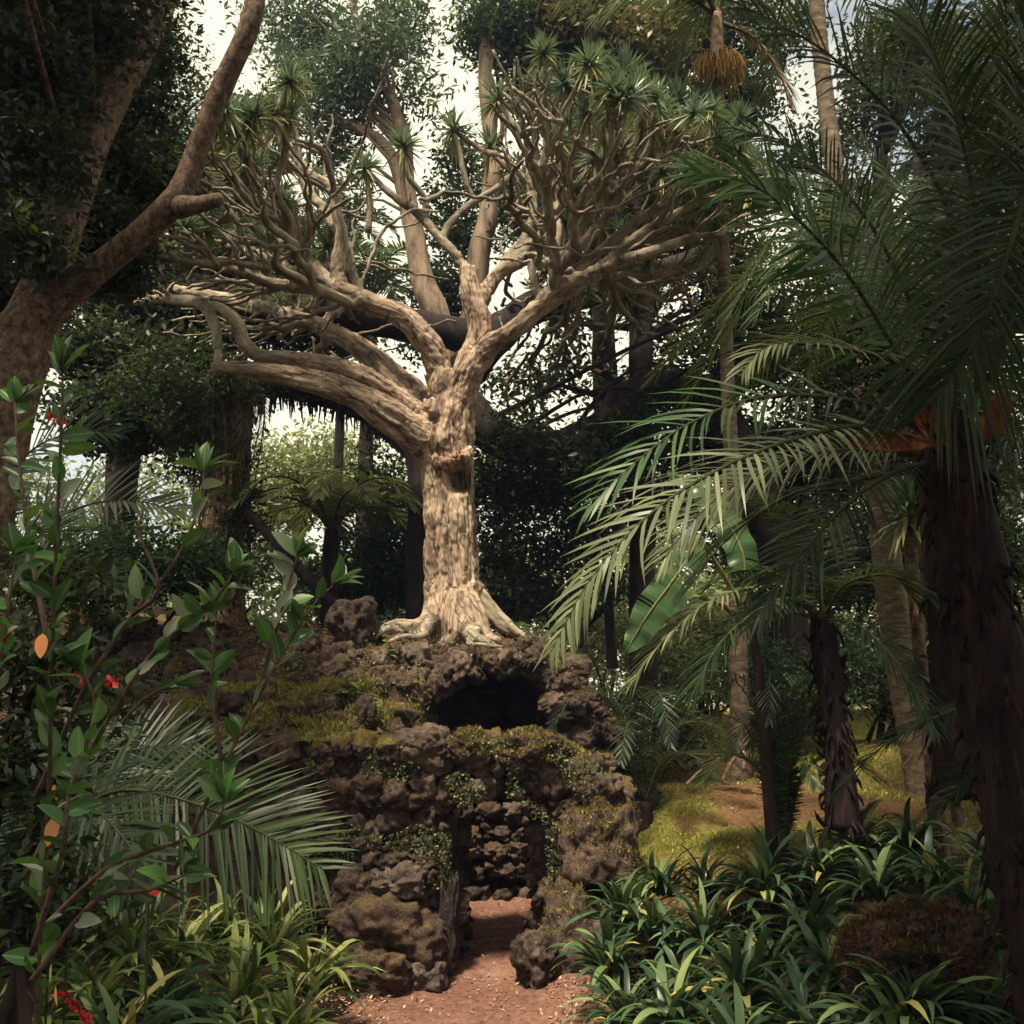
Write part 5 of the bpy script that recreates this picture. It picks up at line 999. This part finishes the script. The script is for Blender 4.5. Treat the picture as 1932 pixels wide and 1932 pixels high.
mb.build('petioles', M['petiole'], bn, True); mb = MB(); tube(mb, [np.array([pb[0] + .1, pb[1], hz(pb[0], pb[1]) - .1]), pb + np.array([.05, 0, -.7]), pb], [.06, .055, .04], 12, .1, .1); mb.build('stem', M['shag'], bn, True)
# thin dark stems in the bright gap
for i, (lab, q) in enumerate([('thin dark trunk leaning left in the bright gap', [(1090, 1220, 20), (1105, 1180, 20), (1135, 1150, 20), (1160, 1120, 20)]), ('thin dark upright trunk in the bright gap', [(1155, 1260, 20), (1150, 1180, 20), (1145, 1100, 20), (1140, 1020, 20)])]):
    t_ = thing('sapling', lab, 'tree'); mb = MB(); tube(mb, PL(q), [.12, .1, .08, .05], 8, .1, .2); mb.build('trunk', M['dark_bark'], t_, True)
    u, v, d = q[-1]; crown(t_, [(u, v - 20, d, 50, 40, .8, 22)], 45, .25, .14, M['leaf_dark'], 70 + i)

# ------------------------------------------------------------------ strap leaved clumps
def strap_mesh(mat, seed, L_, wd, lean, bend):
    rnd = np.random.RandomState(seed); V = []; K = 9; ang = math.radians(lean); p = np.array([0., 0, 0]); step = L_ / (K - 1); pos_ = [p.copy()]
    for i in range(1, K): a = ang + math.radians(bend) * (i / (K - 1)) ** 1.5; p = p + np.array([math.cos(a), 0, math.sin(a)]) * step; pos_.append(p.copy())
    for i, q in enumerate(pos_):
        f = i / (K - 1); ww = wd * (min(1, .5 + f * 2) * (1 - max(0, (f - .6) / .4) ** 1.8)); V += [q + np.array([0, -ww, .25 * ww]), q, q + np.array([0, ww, .25 * ww])]
    f4 = []
    for i in range(K - 1):
        for j in range(2): a = i * 3 + j; f4.append([a, a + 1, a + 4, a + 3])
    mb = MB(); mb.add(V, f4); return mb.mesh('leaf', M[mat], True)
SM = {}
for mt in ('strap', 'strap_y'):
    SM[mt] = [strap_mesh(mt, i, .66 if mt == 'strap' else .58, .029 if mt == 'strap' else .020, ln, bd) for i, (ln, bd) in enumerate([(70, -70), (60, -100), (50, -85), (40, -80), (75, -120), (30, -60), (85, -60)])]
def clump(label, x, y, n_, s, mt='strap', name='strap_leaf_plant', seed=0, zoff=0, group=None, cat='plant'):
    t_ = tag(empty(name, (x, y, hz(x, y) + zoff)), label, cat, group); rnd = random.Random(seed)
    for i in range(n_):
        o = bpy.data.objects.new('leaf', rnd.choice(SM[mt])); link(o, t_); o.location = (rnd.uniform(-.06, .06), rnd.uniform(-.06, .06), rnd.uniform(0, .06)); o.rotation_euler = (rnd.uniform(-.25, .25), rnd.uniform(-.2, .2), rnd.random() * 6.28); sc = s * rnd.uniform(.7, 1.15); o.scale = (sc, sc * rnd.uniform(.9, 1.3), sc)
    return t_
GR = 'strap leaved plants in the bed right of the path'
RC = [('strap leaved plant spilling over the right edge of the path', 1150, 1790, 8.3), ('broad strap leaved clump just right of the mossy doorway boulder', 1240, 1720, 8.6), ('arching clump in the lowest row beside the path', 1180, 1880, 7.5), ('clump with pale folded leaves in the middle of the right bed', 1330, 1740, 8.4), ('clump with yellowing tips at the bottom of the right bed', 1270, 1900, 7.3),
      ('upright clump against the lawn with dark seed heads', 1330, 1650, 9.3), ('clump bordering the lawn at the middle of the bed', 1440, 1650, 9.0), ('dense dark clump left of the rusty mossed boulder', 1530, 1730, 8.0), ('clump below the middle of the right bed', 1400, 1840, 7.5), ('clump crowding the lawn edge below the small palm', 1540, 1610, 9.2),
      ('bottom clump directly below the rusty mossed boulder', 1520, 1890, 6.8), ('shaded clump behind the rusty mossed boulder', 1650, 1640, 8.4), ('shaded clump at the foot of the small palm', 1620, 1570, 9.6), ('dim clump right of the shaded pair behind the boulder', 1760, 1620, 8.4), ('dark clump in the bottom right corner', 1840, 1890, 6.3), ('dark clump right of the rusty mossed boulder', 1900, 1740, 7.0), ('dim clump under the great palm trunk', 1880, 1610, 7.8), ('front clump in the shade left of the bottom corner', 1690, 1910, 6.2), ('lowest clump between the path and the corner', 1400, 1950, 6.6), ('clump tucked behind the path edge plant', 1180, 1700, 9.0), ('clump filling the bed between the pale folded clump and the dense dark clump', 1450, 1780, 7.9), ('clump just left of the rusty mossed boulder', 1570, 1800, 7.2),
      ('clump in front of the rusty mossed boulder', 1720, 1860, 6.2), ('lowest dark clump below the right end of the bed', 1580, 1960, 6.2), ('wide clump between the path edge and the yellow tipped clump', 1300, 1820, 7.9), ('clump in deep shade behind the right end of the boulder', 1840, 1680, 7.8), ('last clump against the lawn under the low palm frond', 1720, 1560, 9.3), ('clump with dark seed stalks near the mound side lawn', 1250, 1640, 9.4)]
for i, (lab, u, v, d) in enumerate(RC):
    p = P(u, v, d); clump(lab, p[0], p[1] + .0, 58, rs.uniform(.75, 1.0), 'strap', 'strap_leaf_plant', i, max(-.1, p[2] - hz(p[0], p[1]) - .25), GR)
GL = 'grassy yellow green plants in the bed left of the path'
LC = [('yellow green clump leaning over the left edge of the path', 590, 1830, 8.0), ('tallest pale leaved clump left of the path', 510, 1770, 8.1), ('pale clump behind the path edge clump', 430, 1740, 8.0), ('lower clump at the path corner', 560, 1920, 7.3), ('grassy clump in the middle of the left bed', 450, 1850, 7.4), ('clump under the grey hanging leaves', 340, 1780, 7.6), ('bottom clump in the middle of the left bed', 400, 1940, 6.8), ('clump beneath the red flowers', 250, 1770, 7.2), ('front clump left of centre in the left bed', 300, 1880, 6.8), ('dark clump beside the pink flower spike', 180, 1860, 6.6), ('dim clump under the flowering shrub', 90, 1790, 7.0), ('dark clump in the bottom left corner', 60, 1910, 6.2), ('lowest clump near the pink flower spike', 220, 1960, 6.2), ('bottom clump next to the path corner', 500, 1980, 6.6)]
for i, (lab, u, v, d) in enumerate(LC):
    p = P(u, v, d); clump(lab, p[0], p[1], 60, rs.uniform(.85, 1.15), 'strap_y' if u > 320 or i % 2 else 'strap', 'grassy_plant', 40 + i, max(-.1, p[2] - hz(p[0], p[1]) - .2), GL)

# ------------------------------------------------------------------ flowering shrub close to the camera at left
sh = thing('flowering_shrub', 'glossy leaved shrub with red flowers close at the left edge', 'shrub')
def shrub_leaf_mesh(seed):
    rnd = np.random.RandomState(seed); K, J = 9, 5; V = []; curl = rnd.uniform(-.5, .9); fold = rnd.uniform(.05, .35)
    for i in range(K):
        f = i / (K - 1); ww = .24 * math.sin(math.pi * f ** .85) ** .75 + (.003 if 0 < i < K - 1 else 0)
        for j in range(J): s_ = (j / (J - 1) - .5) * 2; V.append((s_ * ww * (1 + (.03 if i % 2 else 0)), f, abs(s_) * ww * fold * 2 - curl * .35 * f * f))
    i = np.arange(K - 1)[:, None] * J + np.arange(J - 1)[None]; mb = MB(); mb.add(V, np.stack([i, i + 1, i + J + 1, i + J], -1).reshape(-1, 4)); return mb.mesh('leaf', M['shrub_leaf'], True)
SLM = [shrub_leaf_mesh(i) for i in range(8)]
stems = [[(40, 2300, 3.0), (70, 1900, 2.9), (92, 1500, 2.8), (98, 1250, 2.7), (108, 980, 2.65), (116, 800, 2.6), (118, 705, 2.6)], [(98, 1250, 2.7), (60, 1050, 2.8), (38, 900, 2.9), (28, 760, 3)], [(70, 1500, 2.9), (160, 1300, 2.8), (250, 1160, 2.8), (330, 1060, 2.8), (375, 960, 2.8), (385, 890, 2.8)],
         [(50, 1650, 3), (180, 1400, 3), (290, 1230, 3), (400, 1140, 3), (440, 1080, 3)], [(330, 1640, 3.1), (420, 1450, 3.1), (480, 1330, 3.1), (540, 1220, 3.1), (600, 1130, 3.1), (628, 1105, 3.1)], [(60, 1800, 2.8), (120, 1600, 2.7), (130, 1500, 2.7), (180, 1340, 2.7), (150, 1260, 2.7)], [(80, 1750, 3), (200, 1640, 3), (300, 1600, 3), (410, 1560, 3), (425, 1510, 3)],
         [(60, 1850, 2.8), (180, 1700, 2.8), (280, 1680, 2.8), (350, 1650, 2.8)], [(420, 1450, 3.1), (400, 1300, 3.1), (405, 1200, 3.1), (410, 1150, 3.1)], [(480, 1330, 3.1), (540, 1120, 3.1), (560, 1050, 3.1)], [(-60, 1500, 2.6), (-10, 1300, 2.6), (10, 1180, 2.6), (30, 1050, 2.6)], [(200, 1400, 3), (270, 1320, 3), (330, 1290, 3)], [(250, 1160, 2.8), (300, 1110, 2.7), (260, 1000, 2.7), (270, 960, 2.7)]]
mb = MB(); sr_ = random.Random(77); cnt = 0
def put_leaf(q, d, s, up=None):
    global cnt
    if cnt >= 290: return
    cnt += 1; d = unit(d); z_ = unit(np.array([sr_.uniform(-.7, .7), sr_.uniform(-.9, .3), sr_.uniform(.1, 1)])); x_ = unit(np.cross(d, z_)); z_ = np.cross(x_, d)
    o = bpy.data.objects.new('leaf', sr_.choice(SLM)); link(o, sh); o.matrix_local = Matrix(((x_[0] * s, d[0] * s, z_[0] * s, q[0]), (x_[1] * s, d[1] * s, z_[1] * s, q[1]), (x_[2] * s, d[2] * s, z_[2] * s, q[2]), (0, 0, 0, 1))); return o
for st in stems:
    p, r = tube(mb, PL(st), np.linspace(.0085, .003, len(st)) * (1 if st[0][0] < 200 else .8), 7, .04, .2)
    tg = unit(np.gradient(p, axis=0)); K = len(p)
    for i in range(max(4, int(K * .25)), K):
        for _k in range(sr_.choice((1, 1, 1, 2))): put_leaf(p[i], tg[i] * .6 + np.array([sr_.uniform(-1, 1), sr_.uniform(-.7, .5), sr_.uniform(-.5, .5)]), sr_.uniform(.055, .11))
    for k in range(6): put_leaf(p[-1], tg[-1] * .7 + np.array([sr_.uniform(-1, 1), sr_.uniform(-.6, .4), sr_.uniform(-.2, .7)]), sr_.uniform(.07, .12))
print('shrub leaves', cnt)
mb.build('stem', M['shrub_stem'], sh, True)
def flower(u, v, d, s, parent=sh, mat='red', n_=6):
    mb = MB(); c = P(u, v, d); rnd = np.random.RandomState(u + v)
    for k in range(n_):
        dv = unit(rnd.randn(3) + np.array([0, -.8, .2])); sv = unit(np.cross(dv, rnd.randn(3))); nv_ = np.cross(dv, sv)
        mb.add([c, c + dv * s * .6 + sv * s * .4 + nv_ * s * .1, c + dv * s * 1.05 + nv_ * s * .05, c + dv * s * .6 - sv * s * .4 + nv_ * s * .1, c + dv * s * .55 - nv_ * s * .1], None, [[0, 1, 4], [1, 2, 4], [2, 3, 4], [3, 0, 4]])
    mb.build('flower' if mat == 'red' else 'orange_leaf', M[mat], parent, True)
for (u, v, d, s) in [(104, 787, 2.6, .022), (122, 800, 2.6, .014), (8, 1196, 2.6, .03), (140, 1278, 2.7, .018), (156, 1284, 2.7, .018), (212, 1286, 2.75, .024)]: flower(u, v, d, s)
for (u, v, d, s_, dr_) in [(80, 1195, 2.6, .07, (.15, -.3, -1)), (325, 1515, 3, .03, (.2, -.2, -1)), (106, 1540, 2.8, .08, (-.1, -.3, -1)), (104, 1480, 2.8, .05, (.3, -.4, -.8)), (105, 1860, 2.7, .05, (.3, -.4, -.8))]:
    me_ = SLM[2].copy(); me_.materials.clear(); me_.materials.append(M['orange']); cnt -= 1; ol = put_leaf(P(u, v, d), np.array(dr_), s_); ol.data = me_; ol['label'] = 'withered orange brown leaf'
for (u, v, d, s, lab) in [(98, 1680, 4.6, .035, 'small red flower left of a pair above the left bed'), (132, 1685, 4.6, .03, 'small red flower beside the middle of the left bed edge'), (282, 1686, 4.8, .045, 'bright red flower below the drooping fronds')]:
    t_ = thing('red_flower', lab, 'flower'); flower(u, v, d, s, t_); mb = MB(); a = P(u, v, d); tube(mb, [a, a + np.array([0, .03, -.3]), a + np.array([.02, .05, -.9])], [.006, .006, .007], 5, .1); mb.build('stem', M['rachis'], t_)
t_ = thing('red_flower', 'pinkish red flower spike at the bottom left', 'flower')
for k in range(7): flower(120 + k * 8, 1872 + k * 9, 4.6, .028, t_)
mb = MB(); tube(mb, PL([(118, 1865, 4.6), (150, 1905, 4.6), (190, 1990, 4.6)]), [.005, .006, .008], 5, .1); mb.build('stem', M['rachis'], t_)

# ------------------------------------------------------------------ small growth: moss tufts, creeping leaves, lawn grass, litter
def tufts(name, label, centers, normals, hgt, mat, seed, spread=.02, blades=5, cat='moss'):
    rnd = np.random.RandomState(seed); c = np.repeat(centers, blades, 0) + rnd.randn(len(centers) * blades, 3) * np.array([spread, spread, 0]); n = len(c)
    d = unit(rnd.randn(n, 3) * .5 + np.array([0, -.1, 1])); s = unit(np.cross(d, rnd.randn(n, 3))); h = (hgt * rnd.uniform(.5, 1.3, n))[:, None]; wd = h * .09 + .002
    v = np.stack([c - s * wd, c + s * wd, c + d * h + np.array([0, 0, -.1]) * h], 1); mb = MB(); i = np.arange(n)[:, None] * 3; mb.add(v.reshape(-1, 3), None, i + np.array([[0, 1, 2]]), np.repeat(rnd.rand(n), 3))
    return tag(mb.build(name, mat), label, cat, kind='stuff')
mossm = mat_leaf('moss_blade', [(0, (.14, .12, .02)), (.5, (.3, .28, .055)), (1, (.5, .46, .12))], trans=.3)
mossm2 = mat_leaf('moss_olive', [(0, (.05, .035, .012)), (.6, (.17, .13, .03)), (1, (.36, .29, .09))], trans=.2)
rustm = mat_leaf('moss_rusty', [(0, (.02, .012, .007)), (.6, (.06, .03, .012)), (1, (.22, .10, .03))], trans=.2)
rnd = np.random.RandomState(90); cs = []
for k in range(5200):
    x = rnd.uniform(P(540, 1400, WY)[0], P(760, 1400, WY)[0]); y = rnd.uniform(WY - .05, WY + .9); z_ = np.interp(x, tx, tz) + .0 + .05 * noise.noise(Vector((x * 3, y * 3, 0)))
    cs.append((x, y, z_))
for k in range(2600):
    x = rnd.uniform(P(760, 1400, WY)[0], P(1120, 1400, WY)[0]); y = rnd.uniform(WY + .1, WY + .8)
    if noise.noise(Vector((x * 4, y * 4, 7))) > .0: cs.append((x, y, np.interp(x, tx, tz) - .0))
for k in range(9000):
    i = rnd.randint(38, 72); j = rnd.randint(70, 150); p = MV[i, j]
    if noise.noise(Vector(p * 1.6 + 5)) > .0: cs.append(p + rnd.randn(3) * .03 + np.array([0, -.02, .05]))
tufts('moss', 'bright moss and short grass along the ledge and wall top', np.array(cs), None, .05, mossm, 91, .035, 9)
bpy.context.view_layer.update(); rnm = np.random.RandomState(33)
for o in BO:
    nm = o.data.materials[0].name
    if 'moss' not in nm and 'rusty' not in nm: continue
    W_ = o.matrix_world; cs = []
    for v in o.data.vertices:
        n_ = (W_.to_3x3().inverted().transposed() @ v.normal).normalized(); p = W_ @ v.co
        if n_.z > .25 + .5 * noise.noise(p * 3) and rnm.rand() < (.22 if len(o.data.vertices) > 20000 else .5): cs.append(tuple(p))
    if cs:
        q = tufts('moss', None, np.array(cs), None, .045, rustm if 'rusty' in nm else mossm2, 95, .015, 6); q.parent = o; q.matrix_parent_inverse = W_.inverted(); del q['category']
# lawn grass on the right slope
cs = []
for k in range(26000):
    x = rnd.uniform(1.1, 6.5); y = rnd.uniform(9.4, 18)
    if noise.noise(Vector((x * .8, y * .8, 3))) > -.35 and math.hypot((x - P(1450, 1505, 12)[0]) * .75, (y - 12) * .7) + noise.noise(Vector((x * 2, y * 2, 9))) * .5 > .6: cs.append((x, y, hz(x, y)))
tufts('grass', 'short sunlit grass on the sloping lawn right of the grotto', np.array(cs), None, .045, mossm, 92, .05, 4, 'grass')
# creeping small leaves over the wall
creep = mat_leaf('creeper_leaf', [(0, (.05, .07, .03)), (.6, (.12, .15, .05)), (1, (.3, .32, .14))])
cs = []
for k in range(26000):
    x = xl + (xr - xl) * rnd.rand() ** 1.4; z_ = rnd.uniform(.5, 2.35)
    if z_ < np.interp(x, tx, tz) and not in_door(x, z_, .02) and noise.noise(Vector((x * 2.1, 0, z_ * 2.1))) > -.03: cs.append((x, WY - .24 + rnd.uniform(-.06, .14), z_))
mb = MB(); add_leaves(mb, np.array(cs), .028, rnd, flat=.2, aspect=.8); tag(mb.build('creeper', creep), 'tiny leaved creeper spreading over the wall face', 'creeper', kind='stuff')
cs = []
for k in range(7000):
    i = rnd.randint(25, 112); j = rnd.randint(30, 225); p = MV[i, j]
    if cave_e(p) > 1.1 and noise.noise(Vector(p * 1.7)) > .12: cs.append(p + np.array([0, -.08, .05]) + rnd.randn(3) * .05)
mb = MB(); add_leaves(mb, np.array(cs), .045, rnd, flat=.2, aspect=.5); tag(mb.build('weeds', creep), 'small weeds and ferns scattered over the rock mound', 'weeds', kind='stuff')
cs = []
for k in range(9000):
    i = rnd.randint(25, 118); j = rnd.randint(10, 228); p = MV[i, j]
    if cave_e(p) > 1.1: cs.append(p + np.array([0, -.06, .07]) + rnd.randn(3) * .05)
mb = MB(); add_leaves(mb, np.array(cs), .04, rnd, flat=.5, aspect=.4); tag(mb.build('dry_leaves', mat_leaf('dry_leaf', [(0, (.07, .04, .025)), (.7, (.22, .13, .07)), (1, (.5, .34, .2))])), 'dry brown leaves caught over the rock mound', 'litter', kind='stuff')
# leaf litter and pebbles on the path
litm = mat_leaf('litter', [(0, (.2, .09, .05)), (.6, (.45, .26, .14)), (1, (.75, .6, .42))], trans=.1)
cs = []
for k in range(650):
    x = rnd.uniform(-1.8, 1.1); y = rnd.uniform(8, 9.8); cs.append((x, y, hz(x, y) + .062))
for k in range(160):
    x = rnd.uniform(-.7, .5); y = rnd.uniform(10, 12.2); cs.append((x, y, hz(x, y) + .062))
for k in range(900):
    x = rnd.uniform(1.2, 6); y = rnd.uniform(9.5, 16); cs.append((x, y, hz(x, y) + .05))
for k in range(900):
    x = rnd.uniform(-1.9, -1.0) if k % 2 else rnd.uniform(.3, 1.2); y = rnd.uniform(7.8, 9.4); cs.append((x, y, hz(x, y) + .062))
mb = MB(); add_leaves(mb, np.array(cs), .038, rnd, flat=.95, aspect=.5); tag(mb.build('leaf_litter', litm), 'dry leaf litter scattered on the red dirt path', 'litter', kind='stuff')
# fallen sticks on the lawn
for i, (lab, q) in enumerate([('pale dead branch leaning on the lawn under the slender palm', [(1362, 1475, 12.4), (1378, 1440, 12.5), (1392, 1420, 12.6)]), ('short pale stick left of the leaning dead branch', [(1295, 1480, 12.4), (1318, 1458, 12.5), (1330, 1445, 12.6)]), ('pale stick upright beside the leaning dead branch', [(1400, 1460, 12.5), (1405, 1435, 12.5), (1402, 1418, 12.5)])]):
    mb = MB(); tube(mb, PL(q), [.02, .025, .018], 7, .05, .3); tag(mb.build('fallen_branch', M['root'], None, True), lab, 'branch')
print('objects', len(bpy.data.objects))

# thin blue haze volume added to tint the dark shadows navy
import bmesh
bm = bmesh.new(); bmesh.ops.create_cube(bm, size=1); me = bpy.data.meshes.new('haze'); bm.to_mesh(me); bm.free()
hz_ = bpy.data.objects.new('haze', me); link(hz_); hz_.scale = (220, 250, 36); hz_.location = (0, 30, 13)
m = bpy.data.materials.new('haze'); m.use_nodes = True; t = m.node_tree; t.nodes.clear(); o_ = t.nodes.new('ShaderNodeOutputMaterial'); v_ = t.nodes.new('ShaderNodeVolumePrincipled')
v_.inputs['Color'].default_value = (.45, .55, 1, 1); v_.inputs['Density'].default_value = .0007; t.links.new(v_.outputs[0], o_.inputs['Volume']); me.materials.append(m)
tag(hz_, 'thin bluish haze added to tint the shadows between the trees', 'haze', kind='stuff')

# upright weeds and fern sprigs rooted on the mound
MVF = MV[20:120, 5:228].reshape(-1, 3); rel = MVF - np.array([0, 0, CAMZ]); dep = rel[:, 1] * CP + rel[:, 2] * SP; PU = 1932 * (.5 + F * rel[:, 0] / dep); PV = 1932 * (.5 - F * (rel[:, 2] * CP - rel[:, 1] * SP) / dep)
for i, (u, v, h_, lab) in enumerate([(662, 1330, .34, 'tall upright green weed on the mossy ledge'), (690, 1325, .3, 'second upright weed just right of the tall one on the ledge'), (620, 1220, .22, 'pale hanging fern sprig on the upper left of the mound'), (735, 1245, .2, 'small fern sprig below the left roots'), (792, 1300, .2, 'fern sprig at the upper left rim of the cave mouth'), (585, 1180, .26, 'yellow green tuft beside the knobbly boulder'), (720, 1385, .22, 'narrow leaved weed on the ledge left of the wall top'), (560, 1290, .2, 'small pale weed at the left side of the mound'), (860, 1215, .2, 'little green weed under the trunk roots')]):
    k = ((PU - u) ** 2 + (PV - v) ** 2).argmin(); p = MVF[k] + np.array([0, -.06, .02]); t_ = tag(empty('weed', p), lab, 'weed'); rw = np.random.RandomState(600 + i)
    mb = MB(); h_ *= 1.5; lean = np.array([rw.uniform(-.15, .15), -.15, 1]) * h_; st = [np.zeros(3), lean * .5 + np.array([rw.uniform(-.02, .02), 0, 0]), lean]; tube(mb, st, [.006, .005, .002], 5, .04); mb.build('stem', M['petiole'], t_)
    mb = MB(); n_ = 26; f = rw.rand(n_); c = np.array(st[2])[None] * (.15 + .85 * f[:, None]); an = rw.rand(n_) * 6.28; d = unit(np.stack([np.cos(an), np.sin(an), rw.uniform(-.2, .6, n_)], -1)); ll = (.35 * h_ * (1.1 - .6 * f))[:, None]; sd_ = unit(np.cross(d, np.array([0, 0, 1.0]))) * ll * .2
    V = np.stack([c, c + d * ll * .5 + sd_ + [0, 0, .004], c + d * ll - np.array([0, 0, .25]) * ll, c + d * ll * .5 - sd_ + [0, 0, .004]], 1); ii = np.arange(n_)[:, None] * 4
    mb.add(V.reshape(-1, 3), None, np.concatenate([ii + np.array([[0, 1, 2]]), ii + np.array([[0, 2, 3]])]), np.repeat(rw.rand(n_), 4)); mb.build('leaves', M['leaf_bright'], t_)
